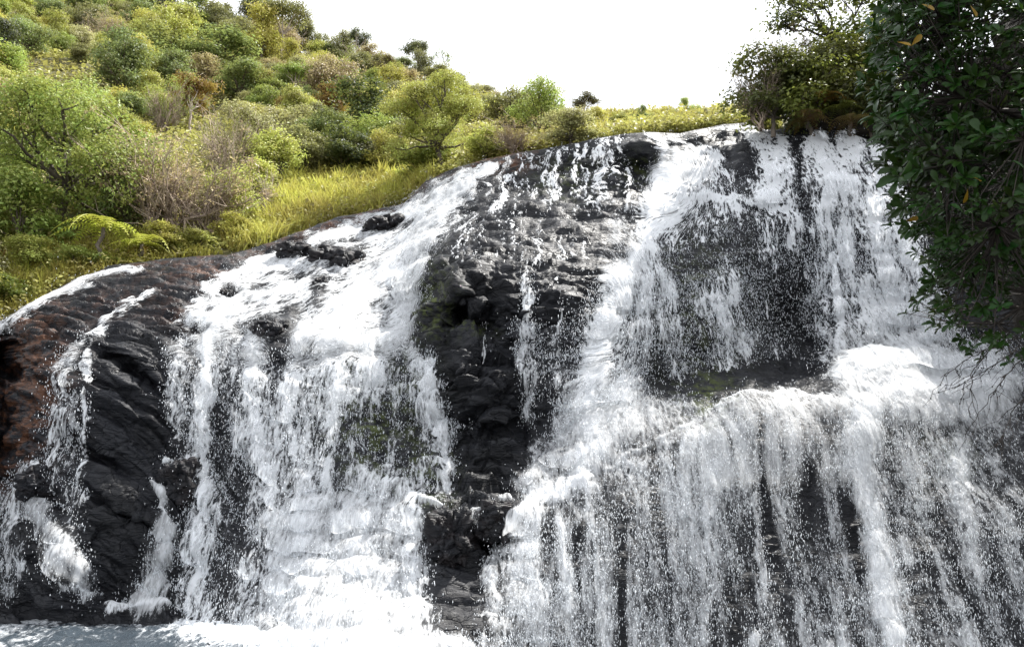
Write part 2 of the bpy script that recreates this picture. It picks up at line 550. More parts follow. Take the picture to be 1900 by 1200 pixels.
DY += 0.5 * g(900, 815, 70, 14, -20)
DY -= 0.5 * g(622, 478, 50, 20) + 0.4 * g(555, 468, 30, 14)
DY -= 0.45 * g(500, 612, 38, 18) + 0.4 * g(590, 545, 16, 36) + 0.4 * g(535, 585, 18, 26) + 0.4 * g(712, 418, 36, 12)
DY -= 0.35 * g(640, 640, 90, 14) + 0.3 * g(480, 650, 60, 14)

WJ = 14 * np.sin(UU * .021 + 1) + 9 * np.sin(UU * .057)
TW = sg(960 - UU, 14) * sg(UU - 1185, 12)
DY += 1.0 * TW * sstep(0, 16, VV - lip_v[None] - 14) * (1 - sstep(366, 388, VV + WJ * .6))       # undercut wall beneath the lip
MW = sg(795 - UU, 14) * sg(UU - 1090, 18)
DY += 0.42 * MW * sstep(0, 7, VV - 462 - WJ * .7) * (1 - sstep(8, 50, VV - 462 - WJ * .7))          # ledges of the dome
DY += 0.60 * MW * sstep(0, 7, VV - 523 - WJ * .8) * (1 - sstep(8, 60, VV - 523 - WJ * .8))
DY += 0.40 * sg(800 - UU, 14) * sg(UU - 1010, 18) * sstep(0, 7, VV - 660 + WJ) * (1 - sstep(8, 50, VV - 660 + WJ))
P0 = unproj(UU, VV, DY)
Ns = normals(blur2(P0, 4))
Ns[Ns[..., 1] > 0.3] *= 1
s = np.sign((Ns * (P0 - np.array([0, 0, CAM_Z]))).sum(-1, keepdims=True)); Ns = -Ns * s    # face the open side

# rock relief: tilted beds, blocks, cracks
left_w = sg(430 - UU, 40) * sg(VV - 560, 40)
mid_w = np.clip(g(890, 680, 130, 170) * 1.6, 0, 1)
tilt = 0.52 * left_w - 0.12 * mid_w
Q = P0.copy()
Q = Q + 0.22 * np.stack([vnoise(P0 * 0.7, 91), vnoise(P0 * 0.7, 92), vnoise(P0 * 0.7, 93)], -1)
strat = Q[..., 2] + tilt * Q[..., 0] + 0.25 * Q[..., 1]
bed = fbm(np.stack([Q[..., 0] * 0.35, Q[..., 1] * 0.35, strat * 1.9], -1), 3, 5)
bed2 = fbm(np.stack([Q[..., 0] * 0.8, Q[..., 1] * 0.8, strat * 6.5], -1), 3, 15)
B = np.stack([Q[..., 0] * 0.75, Q[..., 1] * 0.75, strat * 1.25], -1)
f1, f2, cid, off = voronoi(B, 3)
crack = 1 - sstep(0.0, 0.07, f2 - f1)
f1b, f2b, cidb, offb = voronoi(B * 2.4 + 7.7, 4)
crackb = 1 - sstep(0.0, 0.08, f2b - f1b)
def facet_of(c, o, k):
    a, b = c * 40.7, c * 91.3
    return (c - 0.5) * 0.5 + k * (o[..., 0] * np.cos(a) * 0.8 + o[..., 2] * np.sin(a) + o[..., 1] * np.cos(b) * .8)
facet = facet_of(cid, off, 0.75)
facetb = 0.24 * facet_of(cidb, offb, 0.9)
rocky = 0.10 + 0.9 * np.clip(mid_w + 0.28 * left_w + 0.25 * g(1050, 330, 180, 60) + g(880, 880, 120, 90), 0, 1)
calm = 1 - 0.75 * sg(UU - 930, 40) * sg(VV - 700, 50)
disp = rocky * (facet * 0.62 + facetb - 0.16 * crack - 0.07 * crackb) + calm * (0.22 * bed + 0.05 * bed2 + 0.12 * fbm(P0 * 1.1, 2, 33))
edge = np.clip(sv[:, None] / 0.012, 0.15, 1)
P1 = P0 + Ns * (disp * edge)[..., None]

# river bed running back from the lip
back = []
for k in range(NB, 0, -1):
    b = unproj(us, lip_v, DY[0] )
    d = (k / NB) ** 1.5 * 16
    b = P1[0] + np.stack([np.zeros(NC), np.full(NC, d), -0.10 * d + 0 * us], -1)
    b[:, 2] += 0.25 * fbm(np.stack([b[:, 0] * .7, b[:, 1] * .7, 0 * us], -1), 3, 8) * min(1, d / 2)
    back.append(b)
PC = np.concatenate([np.array(back), P1], 0)
rust = np.clip(1.2 * g(60, 690, 60, 120) + 0.9 * g(30, 760, 35, 90) + 0.35 * g(200, 560, 130, 30, -15) + 0.7 * g(390, 510, 70, 18) + 0.3 * g(330, 580, 60, 30)
               + 0.9 * g(650, 400, 110, 16, -15) + 0.8 * g(930, 305, 60, 16) + 0.45 * g(10, 870, 50, 60) + 0.35 * (1 - sstep(0.0, 0.04, sv[:, None])) * (UU < 1000), 0, 1)
rust = np.clip(rust, 0, 1)
moss = np.clip(1.0 * g(800, 560, 32, 60) + 0.9 * g(872, 618, 35, 16) + 0.5 * g(1190, 318, 40, 30) + 0.4 * g(1050, 330, 60, 40) + 0.7 * g(690, 790, 80, 110)
               + 0.6 * g(800, 880, 40, 60) + 0.7 * g(1310, 740, 50, 60) + 0.35 * g(1300, 560, 90, 120) + 0.5 * g(770, 700, 30, 50) + 0.5 * g(1760, 850, 60, 50), 0, 1)
padr = np.zeros((NB, NC))
cliff_mesh = np_mesh('cliff', PC.reshape(-1, 3), grid_faces(*PC.shape[:2]),
    {'rust': ('POINT', np.concatenate([padr + 0.3 * (us < 1000), rust]).ravel()), 'moss': ('POINT', np.concatenate([padr, moss]).ravel())}, True, M_ROCK)
link('cliff', cliff_mesh, kind='structure')

# ------------------------------------------------------------------ white water
WQ = P0 * np.array([1.0, 0.6, 0.45])
WU = UU + 16 * fbm(WQ * 1.1, 4, 71, gain=.6)
WV = VV + 12 * fbm(WQ * 1.1 + 9.1, 4, 72, gain=.6)
D = np.zeros((NR, NC)); SOFT = np.zeros((NR, NC)); SH = np.zeros((NR, NC)); 
def poly_mask(pts, feather=14, UU=None, VV=None):
    UU = WU if UU is None else UU; VV = WV if VV is None else VV
    pts = np.array(pts, float)
    inside = np.zeros(UU.shape, bool)
    x2, y2 = pts[-1]
    dmin = np.full(UU.shape, 1e9)
    for x1, y1 in pts:
        c = ((y1 > VV) != (y2 > VV))
        with np.errstate(divide='ignore', invalid='ignore'):
            inside ^= c & (UU < (x2 - x1) * (VV - y1) / (y2 - y1 + 1e-9) + x1)
        t = np.clip(((UU - x1) * (x2 - x1) + (VV - y1) * (y2 - y1)) / ((x2 - x1) ** 2 + (y2 - y1) ** 2 + 1e-9), 0, 1)
        dmin = np.minimum(dmin, np.hypot(UU - x1 - t * (x2 - x1), VV - y1 - t * (y2 - y1)))
        x2, y2 = x1, y1
    sd = np.where(inside, dmin, -dmin)
    return sstep(-feather, feather, sd)
def stroke(pts, dens, soft=0.0, mode='max'):
    """stream: points (u, v, half width px)"""
    global D, SOFT
    pts = np.array(pts, float)
    m = np.zeros(UU.shape)
    for a, b in zip(pts[:-1], pts[1:]):
        dx, dy = b[0] - a[0], b[1] - a[1]
        t = np.clip(((WU - a[0]) * dx + (WV - a[1]) * dy) / (dx * dx + dy * dy + 1e-9), 0, 1)
        d = np.hypot(WU - a[0] - t * dx, WV - a[1] - t * dy)
        m = np.maximum(m, np.exp(-(d / (a[2] + t * (b[2] - a[2]))) ** 2))
    put(m, dens, soft)
def put(m, dens, soft=0.0):
    global D, SOFT
    new = m * dens
    D = D + new - np.minimum(D, new) * 0.9 - 0.1 * D * new
    SOFT = np.maximum(SOFT, m * soft)
def area(pts, dens, soft=0.0, feather=14):
    put(poly_mask(pts, feather), dens, soft)
def rock(u, v, su, sv_, amt=0.6, rot=0):
    global D
    D = D * (1 - amt * np.clip(1.3 * g(u, v, su, sv_, rot), 0, 1))

# left slide and curtain
area([(330,600),(380,545),(460,495),(560,460),(650,425),(755,395),(815,335),(905,312),(880,350),(810,425),(790,480),(780,540),(775,620),(760,655),(640,655),(520,645),(430,625)], 0.60, 0.28)
area([(310,640),(350,600),(430,615),(640,645),(770,640),(825,690),(845,780),(850,920),(780,930),(800,1050),(810,1230),(340,1230),(345,900),(305,760)], 0.50, 0.12, 24)
area([(520,960),(640,900),(770,940),(800,1230),(480,1230)], 0.56, 0.6, 60)
stroke([(905,312,14),(830,375,26),(760,402,30),(650,430,26),(560,465,24),(450,515,20),(375,542,12)], 0.86)
stroke([(880,330,22),(800,420,36),(720,500,60),(660,570,70),(640,640,70)], 0.82)
stroke([(780,470,20),(750,560,45),(730,640,50)], 0.84)
stroke([(600,445,25),(490,540,40),(430,600,45)], 0.8)
stroke([(640,640,60),(690,690,60),(700,760,30)], 0.85)
stroke([(560,620,50),(540,700,30),(560,900,24),(580,1200,40)], 0.72)
stroke([(470,600,40),(470,720,26),(490,850,22),(520,1000,24),(540,1200,40)], 0.72)
stroke([(400,590,30),(385,680,20),(370,780,14),(375,880,14),(370,1000,10),(365,1170,8)], 0.95)
stroke([(330,640,12),(325,800,14),(330,900,10)], 0.55)
stroke([(610,640,30),(625,760,16),(600,900,20)], 0.72)
stroke([(790,680,20),(800,740,26),(820,800,22),(830,900,14)], 0.85)
stroke([(660,870,20),(760,920,20),(780,960,22),(765,1060,24),(770,1190,30)], 0.75, 0.2)
stroke([(400,1180,20),(520,1200,25),(700,1215,40),(860,1215,20)], 0.85, 0.6)
for a in ((622,478,52,18,.85),(555,470,34,12,.75),(500,612,36,15,.8),(590,545,14,34,.75),(537,585,16,24,.75),(480,540,22,12,.6),(425,547,12,9,.8),(712,418,34,10,.85),(660,455,20,10,.5),(530,515,40,10,.45),(460,570,16,10,.6),(520,660,20,40,.6),(620,525,30,9,.5),(690,535,18,8,.4)):
    rock(*a)
for a in ((415,820,22,90,.75),(350,700,10,60,.3),(690,800,45,80,.5),(640,860,20,50,.5),(765,800,18,60,.55),(450,960,18,70,.5),(425,1090,30,80,.5),(740,690,20,30,.5),(660,700,12,45,.35),(590,780,10,80,.35),(300,880,40,60,.5)):
    rock(*a)
# left dome trickles
stroke([(-200,690,60),(0,600,20),(60,567,17),(130,532,14),(200,512,9),(265,503,5)], 0.8, 0.35)
stroke([(290,548,5),(245,562,6),(208,595,8),(182,622,9)], 0.62, 0.2)
stroke([(190,618,8),(150,640,12),(110,690,16),(98,780,16),(100,920,18)], 0.5)
stroke([(172,640,6),(160,760,8),(158,930,12)], 0.58)
stroke([(140,660,20),(130,780,26),(135,960,30)], 0.42, 0.15)
stroke([(75,860,8),(40,900,20),(20,960,20),(10,1100,20)], 0.55, 0.2)
stroke([(55,935,20),(110,1010,34),(160,1100,20)], 0.45, 0.7)
stroke([(50,955,5),(80,1030,5),(140,1100,4)], 0.5, 0.1)
stroke([(70,858,5),(76,870,8)], 1.0)
stroke([(290,895,6),(318,920,8),(300,1000,22),(280,1130,32)], 0.62, 0.75)
stroke([(310,855,8),(360,850,6)], 0.7)
stroke([(200,1135,14),(310,1128,10)], 0.9, 0.3)
# central trickles
stroke([(972,292,4),(950,340,8),(915,395,12)], 0.72)
stroke([(1045,272,6),(1032,330,10),(1030,380,12)], 0.62)
stroke([(1130,258,8),(1122,300,14),(1112,380,16)], 0.62)
stroke([(1145,258,6),(1160,320,5),(1167,400,6)], 0.7)
stroke([(1215,246,12),(1235,290,20),(1230,340,20)], 0.75)
stroke([(1255,248,10),(1285,290,14)], 0.6)
stroke([(1300,240,10),(1350,232,14),(1390,235,14),(1410,250,10)], 0.62)
for (a, b, c, d_, w, q) in ((875,400,845,465,6,.55),(905,395,880,450,6,.45),(945,410,940,470,4,.55),(1000,440,1000,490,5,.4),(980,500,968,620,11,.55),(1040,510,1034,640,4,.65),(1000,300,985,380,6,.4),(1080,300,1075,370,8,.4),(905,600,903,680,3,.5),(1060,550,1056,640,5,.35),(1010,620,1005,740,8,.35)):
    stroke([(a, b, w), ((a + c) / 2 + 3, (b + d_) / 2, w), (c, d_, w * 1.2)], q)
for q in range(17):
    a = 915 + 16.5 * q + 6 * math.sin(q * 2.3); b = float(np.interp(a, LIP_U, LIP_V)) + 4
    stroke([(a, b, 2.5 + (q % 3)), (a - 6, b + 40, 3.5 + (q % 2) * 2), (a - 10, b + 75 + 14 * (q % 4), 5)], 0.50 + 0.05 * (q % 4))
for q in range(11):
    a = 815 + 27 * q + 7 * math.sin(q * 1.7)
    stroke([(a + 14, 392 + 5 * (q % 3), 4), (a, 440, 4), (a - 6, 476 + 8 * (q % 4), 6)], 0.40 + 0.06 * (q % 3))
stroke([(985,610,16),(978,760,24)], 0.42, 0.25)
stroke([(1030,620,26),(1040,760,30)], 0.33, 0.3)
area([(1130,400),(1170,400),(1180,480),(1120,480)], 0.30, 0.6, 30)
# gully
stroke([(1300,285,20),(1245,330,36),(1215,400,30),(1188,490,26),(1150,540,42),(1115,610,40),(1105,690,36),(1085,760,40),(1100,850,46)], 0.95, 0.15)
stroke([(1185,500,20),(1250,535,30),(1320,580,30),(1385,650,22)], 0.66, 0.1)
stroke([(1190,520,40),(1190,620,50),(1150,760,50)], 0.60, 0.1)
# right fall
area([(1240,380),(1370,300),(1385,245),(1625,258),(1700,360),(1730,480),(1810,620),(1900,700),(1560,690),(1400,680),(1260,720),(1180,600),(1200,470)], 0.46, 0.0, 14)
area([(1385,248),(1625,258),(1700,360),(1730,480),(1810,640),(1600,660),(1560,500),(1400,380)], 0.62, 0.0, 18)
stroke([(1400,250,20),(1425,320,28),(1420,380,30)], 0.9)
stroke([(1330,300,26),(1270,350,28),(1230,420,24)], 0.9)
stroke([(1235,420,10),(1290,372,12),(1400,380,13),(1475,402,16),(1500,440,10)], 0.92)
stroke([(1520,255,18),(1535,380,14),(1548,520,14),(1560,640,18)], 0.95)
stroke([(1580,258,30),(1625,420,36),(1660,560,38),(1680,660,50)], 0.84)
stroke([(1450,400,18),(1470,470,14)], 0.8)
for a in ((1473,310,13,58,.8,4),(1490,400,12,40,.7),(1378,300,20,28,.9),(1340,272,34,12,.9,15),(1470,590,55,90,.6),(1400,620,30,80,.45),(1280,560,30,110,.4),(1330,470,60,30,.35),(1380,480,14,90,.5),(1590,480,10,60,.4),(1600,330,10,50,.4)):
    rock(*a)
# lower apron
area([(890,1230),(885,1080),(945,965),(1100,895),(1245,808),(1390,735),(1550,735),(1700,660),(1960,690),(2150,760),(2150,1230)], 0.32, 0.4, 16)
area([(1060,740),(1130,720),(1330,760),(1240,810),(1100,890),(960,930),(1000,820)], 0.42, 0.8, 40)
stroke([(945,985,14),(1000,935,22),(1100,898,20)], 1.0, 0.15)
stroke([(1100,900,14),(1245,810,9),(1330,768,8),(1390,737,10),(1460,742,10),(1560,760,20)], 0.5, 0.5)
area([(1230,830),(1380,742),(1560,748),(1620,900),(1300,930)], 0.40, 0.85, 40)
stroke([(930,1010,20),(905,1090,26),(900,1200,30)], 0.66, 0.2)
stroke([(1000,960,30),(970,1080,40),(1000,1200,40)], 0.58, 0.35)
stroke([(1600,700,60),(1700,720,90),(1830,730,70)], 0.95, 1.0)
stroke([(1620,690,50),(1680,730,80),(1790,730,60)], 0.95, 1.0)
stroke([(1600,760,40),(1590,870,40),(1620,1000,38),(1645,1200,38)], 0.88, 0.7)
stroke([(1780,820,30),(1790,950,26),(1815,1080,20)], 0.58, 0.5)
stroke([(1395,930,4),(1402,1060,5),(1392,1200,8)], 0.75)
stroke([(1310,950,5),(1312,1080,6),(1305,1200,10)], 0.66)
stroke([(1440,860,8),(1470,1000,5)], 0.55)
stroke([(1100,820,40),(1090,870,50)], 0.92, 0.9)
for a in ((1500,1000,50,170,.5),(1350,1120,46,120,.5),(1870,1060,60,180,.5),(1715,1080,36,130,.55),(1440,1110,30,110,.55),(1200,1080,46,130,.45),(1450,790,50,24,.3),(1180,960,40,40,.2)):
    rock(*a)
# boulder rim foam
stroke([(790,938,10),(820,935,5),(870,962,8),(905,945,5),(945,930,5)], 0.6, 0.5)
for a in ((835,985,34,30,.75),(912,985,28,40,.85),(855,1100,34,110,.45),(900,890,60,45,.6),(950,800,60,30,.4)):
    rock(*a)

# sheet surface: hangs a little clear of the rock, bulging where there is much water
PS = blur2(P1, 3)
NS = normals(PS); s = np.sign((NS * (PS - np.array([0, 0, CAM_Z]))).sum(-1, keepdims=True)); NS = -NS * s
# streaks: columns of denser and thinner water down the fall
xs_ = PS[..., 0] + 0.12 * fbm(PS * 0.8, 2, 77)
SLIDE = np.clip(poly_mask([(-300,720),(-300,640),(0,560),(260,480),(380,530),(560,440),(760,370),(830,330),(920,300),(880,360),(800,440),(780,560),(770,640),(560,650),(330,640)], 40), 0, 1)
lvec = np.array([-.60, -.62, -.50])
FL = PS - 0.78 * (PS @ lvec)[..., None] * lvec
slide_n = fbm(FL * 2.4, 4, 64, gain=.65)
col_n = fbm(np.stack([xs_ * 2.6, PS[..., 1] * 0.25, PS[..., 2] * 0.22], -1), 3, 61)
col_f = fbm(np.stack([xs_ * 8.0, PS[..., 1] * 0.6, PS[..., 2] * 0.7], -1), 2, 63)
blot = fbm(PS * np.array([0.9, 0.7, 0.6]), 3, 62)
steep = sstep(0.75, 0.35, NS[..., 2])
D = np.clip(D + (D > 0.05) * ((0.24 + 0.18 * sg(UU - 900, 30) * sg(VV - 760, 40)) * col_n * (0.4 + 0.6 * steep) + 0.16 * col_f * steep + 0.34 * SLIDE * slide_n + 0.12 * blot) * np.clip(D * 3, 0, 1) * np.clip((1.15 - D) * 2.5, 0, 1), 0, 1)
D[:, :] = np.clip(D, 0, 0.97)
off_ = 0.05 + 0.14 * np.clip(D, 0, 1) + 0.035 * fbm(PS * np.array([2.2, 2.2, 1.0]), 3, 44) + 0.22 * SOFT
# overhangs: the fall leaves the wall where the wall is hollow
hang = 0.9 * g(1470, 590, 70, 110) + 0.5 * g(1470, 340, 25, 60) + 0.4 * g(1140, 330, 40, 60) + 0.5 * g(1030, 320, 40, 40)
PW = PS + NS * (off_ * np.clip(sv[:, None] / 0.02, 0.4, 1))[..., None]
PW[..., 1] -= hang
PV = PW + NS * (0.14 + 0.16 * np.clip(D, 0, 1) + 0.10 * fbm(PS * np.array([1.6, 1.6, .6]), 2, 45))[..., None]
# streamline coordinate: slides run along the bed towards lower left, falls run straight down
flow = np.stack([PW[..., 0] - 0.35 * (g(1240, 350, 60, 60) + g(1130, 600, 70, 120)) * PW[..., 2], PW[..., 1] * 0.34, PW[..., 2] * 0.30], -1)
FLW = PW - 0.72 * (PW @ lvec)[..., None] * lvec
flow = flow * (1 - SLIDE[..., None]) + FLW * SLIDE[..., None]

REG = {
 'side': [(-300,1300),(-300,560),(0,560),(200,480),(300,490),(320,560),(290,640),(335,760),(340,900),(335,1135),(330,1300)],
 'centre': [(905,240),(1180,240),(1175,420),(1160,490),(1090,530),(1060,620),(1060,720),(990,790),(890,790),(850,700),(780,640),(780,500),(800,430),(860,380),(905,315)],
 'apron': [(815,1300),(800,1050),(780,925),(850,900),(870,800),(1000,790),(1060,820),(1240,800),(1390,720),(1550,725),(1650,690),(2200,690),(2200,1300)],
}
rid = np.zeros((NR, NC), int)                        # 0 left cascade
rid[(UU > 880) & (VV < 900)] = 3                     # right fall
rid[(UU > 830) & (VV > 680)] = 3
for k, nm in ((1, 'side'), (4, 'apron'), (2, 'centre')):
    rid[poly_mask(REG[nm], 1, UU, VV) > 0.5] = k
FALLS = {0: ('broad white cascade sliding down the left slope and curtain below the hillside', 'left'),
         1: ('thin trickles over the brown rock dome at the far left', ''),
         2: ('sparse thread-like trickles over the bare black rock in the middle', ''),
         3: ('tall white fall plunging from the lip beside the dark leafy tree', ''),
         4: ('wide misty sheet of speckled water over the lowest rock apron', '')}
drop_n = {0: 20000, 1: 5000, 2: 3500, 3: 34000, 4: 46000}
OCT_V = np.array([(1,0,0),(-1,0,0),(0,1,0),(0,-1,0),(0,0,1),(0,0,-1)], float)
OCT_F = np.array([(0,2,4),(2,1,4),(1,3,4),(3,0,4),(2,0,5),(1,2,5),(3,1,5),(0,3,5)])
for k, (lab, _) in FALLS.items():
    msk = (D > 0.03) & (rid == k)
    Fc = grid_faces(NR, NC, msk)
    V_, F_, d_, s_, fl_ = compact(PW.reshape(-1, 3), Fc, D.ravel(), SOFT.ravel(), flow.reshape(-1, 3))
    if k not in (1, 2):                                # a second, thinner veil of falling water clear of the first
        D2 = np.clip(D * 0.66 - 0.03, 0, 1) * steep
        Fc = grid_faces(NR, NC, (D2 > 0.12) & (rid == k))
        V2, F2, d2, s2, fl2 = compact(PV.reshape(-1, 3), Fc, D2.ravel(), SOFT.ravel(), (flow * 1.15 + 13.7).reshape(-1, 3))
        F_ = np.concatenate([F_, F2 + len(V_)]); V_ = np.concatenate([V_, V2])
        d_ = np.concatenate([d_, d2]); s_ = np.concatenate([s_, s2]); fl_ = np.concatenate([fl_, fl2])
    me = np_mesh('waterfall', V_, F_, {'foam_amount': ('POINT', d_), 'soft': ('POINT', s_), 'flow': ('POINT', fl_)}, True, M_FOAM)
    o = link('waterfall', me, label=lab, cat='waterfall', group='streams of the waterfall')
    # flying drops
    w = (rid == k) * (0.10 * steep + 0.02) * np.clip(blur2(D, 3) * 1.6, 0, 1) * (1.3 - D) * (D > 0.08) * np.clip((VV - 280) / 200, 0.15, 1)
    w = w.ravel() / w.sum()
    n = drop_n[k]
    ii = rng.choice(NR * NC, n, p=w)
    c = PW.reshape(-1, 3)[ii] + NS.reshape(-1, 3)[ii] * (rng.exponential(0.16, n)[:, None])
    c += rng.normal(0, 0.04, (n, 3))
    big = rng.rand(n) < 0.08
    r = rng.uniform(0.004, 0.0085, n) * np.where(big, 1.5, 1)
    st = rng.uniform(1.5, 6.0, n)
    sc = np.stack([r, r, r * st], -1)
    V = (c[:, None] + OCT_V[None] * sc[:, None]).reshape(-1, 3)
    Ft = (OCT_F[None] + (np.arange(n) * 6)[:, None, None]).reshape(-1, 3)
    link('spray', np_mesh('spray', V, Ft, None, True, M_DROP), parent=o, kind='stuff')

# ------------------------------------------------------------------ pool
def pool_material():
    m, nt = new_mat('pool_water')
    out = N(nt, 'ShaderNodeOutputMaterial'); p = N(nt, 'ShaderNodeBsdfPrincipled')
    pos = scaled_pos(nt, (1, 0.6, 1))
    n1 = noise_n(nt, pos, 2.2, 5, 0.65, 0.5)
    n2 = noise_n(nt, pos, 9.0, 3, 0.6, 0.6)
    fo = attr_n(nt, 'foam').outputs['Fac']
    s_ = math_n(nt, 'ADD', math_n(nt, 'MULTIPLY', n1, 0.5), math_n(nt, 'MULTIPLY', n2, 0.55))
    a = math_n(nt, 'ADD', math_n(nt, 'SUBTRACT', s_, 0.76), math_n(nt, 'MULTIPLY', fo, 0.36))
    a = maprange(nt, a, -0.14, 0.22, 0, 1, True)
    nt.links.new(mixc(nt, a, (0.035, 0.045, 0.055), (0.84, 0.87, 0.9)), p.inputs['Base Color'])
    nt.links.new(maprange(nt, a, 0, 1, 0.12, 0.6), p.inputs['Roughness'])
    b = N(nt, 'ShaderNodeBump'); b.inputs['Distance'].default_value = 0.08; b.inputs['Strength'].default_value = 0.6
    nt.links.new(n2, b.inputs['Height']); nt.links.new(b.outputs[0], p.inputs['Normal'])
    nt.links.new(p.outputs[0], out.inputs[0])
    return m
px, py = np.meshgrid(np.linspace(-26, 22, 320), np.linspace(2, 24.5, 220))
pz = -0.2 + 0.15 * fbm(np.stack([px * .8, py * .8, 0 * px], -1), 4, 21) + 0.05 * fbm(np.stack([px * 2, py * 2.6, 0 * px], -1), 3, 22)
pu, pv = proj(np.stack([px, py, pz], -1))
base_y = np.interp(px, [-26, -14, -11, -9, -7, -5, -3, 0, 4, 20], [21, 21.6, 21.8, 21.5, 20, 18.2, 17.3, 18.5, 18.8, 18.4])
foam = np.exp(-np.clip(base_y - py, 0, 9) / 1.3) * np.where(px < -8.5, 0.75, 1.0) + 0.55 * np.exp(-((px + 12.5) / 1.6) ** 2 - ((py - 18.5) / 2) ** 2) + 0.25 * vnoise(np.stack([px * .4, py * .3, 0 * px], -1), 4)
pz += 0.18 * foam - 1.5 * sstep(-3.0, -0.9, px)
link('water', np_mesh('water', np.stack([px, py, pz], -1).reshape(-1, 3), grid_faces(*px.shape), {'foam': ('POINT', np.clip(foam, 0, 1.2).ravel())}, True, pool_material()), kind='structure')
gx, gy = np.meshgrid(np.linspace(-400, 400, 60), np.linspace(-300, 420, 60))
gz = -1.6 + 0 * gx
link('ground', np_mesh('ground', np.stack([gx, gy, gz], -1).reshape(-1, 3), grid_faces(60, 60), None, True, M_EARTH), kind='structure')
#@@HILL
# ------------------------------------------------------------------ hillside
HB_U = [-700, -260, 0, 150, 300, 480, 560, 640, 750, 800, 900, 960, 1060, 1200, 1300, 1390, 1500, 1700]
HB_V = [800, 690, 586, 512, 476, 452, 424, 400, 372, 328, 292, 280, 262, 244, 238, 230, 236, 260]
HB_Y = [21, 22.6, 26, 28.2, 30.4, 32.2, 33.6, 35.0, 36, 36, 35.3, 34.5, 33, 32.5, 33, 33, 32, 30]
HS_U = [-700, -260, 0, 280, 380, 480, 580, 750, 860, 950, 1060, 1200, 1300, 1390, 1500, 1700]
HS_V = [-330, -210, -75, 25, 62, 78, 110, 150, 185, 212, 232, 222, 216, 216, 225, 240]
HS_Y = [130, 130, 130, 130, 127, 124, 118, 108, 98, 86, 72, 58, 52, 48, 44, 42]
def hill_pt(u, t):
    u, t = np.broadcast_arrays(np.asarray(u, float), np.asarray(t, float))
    A = unproj(u, np.interp(u, HB_U, HB_V), np.interp(u, HB_U, HB_Y))
    Bp = unproj(u, np.interp(u, HS_U, HS_V), np.interp(u, HS_U, HS_Y))
    P = A + (Bp - A) * t[..., None]
    bump = (1.1 * fbm(P * np.array([.07, .07, 0]), 3, 200) + 0.25 * vnoise(P * np.array([.5, .5, 0]), 201)) * np.clip(t * 8, 0, 1) * np.clip((1 - t) * 6, 0.2, 1)
    P = P.copy(); P[..., 2] += bump * np.clip(P[..., 1] / 50, .3, 1.5) - 0.25
    return P
def hill_at(u, v):
    ts = np.linspace(0, 1, 260)
    _, vv = proj(hill_pt(np.full(260, u), ts))
    vm = np.minimum.accumulate(vv)
    t = np.interp(-v, -vm, ts)
    return hill_pt(u, t)
ht = np.concatenate([np.linspace(0, 1, 170), np.linspace(1.03, 1.6, 14)])
hu = np.linspace(-700, 1700, 330)
HT, HU = np.meshgrid(ht, hu, indexing='ij')
HP = hill_pt(HU, np.minimum(HT, 1))
over = np.clip(HT - 1, 0, 1)[..., None]
HP = HP + over * np.array([0, 70.0, -45.0])
skirt = HP[:1].copy(); skirt[..., 2] -= 2.5; skirt[..., 1] += 0.6
HP = np.concatenate([skirt, HP], 0)
link('hill', np_mesh('hill', HP.reshape(-1, 3), grid_faces(*HP.shape[:2]), None, True, M_HILL), kind='structure')

# ------------------------------------------------------------------ foliage builders (unit box: x, y -.5...5, z 0..1)
def leaf_quads(c, nrm, size, rs, asp=0.55):
    """kite-shaped leaves with centres c, facing about nrm"""
    n = len(c)
    nrm = nrm + rs.normal(0, 0.55, (n, 3))
    nrm /= np.linalg.norm(nrm, axis=1, keepdims=True) + 1e-9
    a = np.cross(nrm, rs.normal(0, 1, (n, 3))); a /= np.linalg.norm(a, axis=1, keepdims=True) + 1e-9
    b = np.cross(nrm, a)
    s = (size * rs.uniform(0.6, 1.35, n))[:, None]
    V = np.stack([c - a * s * 0.55, c + b * s * asp * 0.5 - a * s * .05 + nrm * s * 0.12, c + a * s * 0.55, c - b * s * asp * 0.5 - a * s * .05 + nrm * s * 0.12], 1).reshape(-1, 3)
    return V, np.arange(n * 4).reshape(n, 4)

def crown(lobes, n, size, seed, fill=0.35, asp=0.6, clump=26):
    """leaves in small sprays over the shells of ellipsoid lobes (cx, cy, cz, rx, ry, rz)"""
    rs = np.random.RandomState(seed)
    L = np.array(lobes, float)
    area_ = (L[:, 3] * L[:, 4] + L[:, 4] * L[:, 5] + L[:, 3] * L[:, 5])
    nc = max(8, n // clump)
    li = rs.choice(len(L), nc, p=area_ / area_.sum())
    d = rs.normal(0, 1, (nc, 3)); d[:, 2] = np.where(d[:, 2] < -0.2, -d[:, 2] * rs.choice([1, -1], nc, p=[.6, .4]), d[:, 2])
    d /= np.linalg.norm(d, axis=1, keepdims=True)
    rr = 1 - fill * rs.rand(nc) ** 1.6
    stray = np.where(rs.rand(nc) < .14, rs.uniform(1.1, 1.38, nc), rs.uniform(.88, 1.1, nc))
    cc = L[li, :3] + d * L[li, 3:] * (rr * stray)[:, None]
    ctint = np.clip(rs.normal(0.5, 0.2, nc) + 0.12 * rs.normal(0, 1, len(L))[li], 0, 1)
    k = np.repeat(np.arange(nc), clump)
    spread = size * 1.5
    off = rs.normal(0, 1, (len(k), 3)) * spread * np.array([1, 1, 0.55])
    c = cc[k] + off
    nr = d[k] * 0.7 + np.array([0, 0, 0.7]) + off / spread * 0.3
    V, Fq = leaf_quads(c, nr, size, rs, asp)
    t = np.clip(ctint[k] + rs.normal(0, 0.13, len(k)), 0, 1)
    return V, Fq, np.repeat(t, 4)

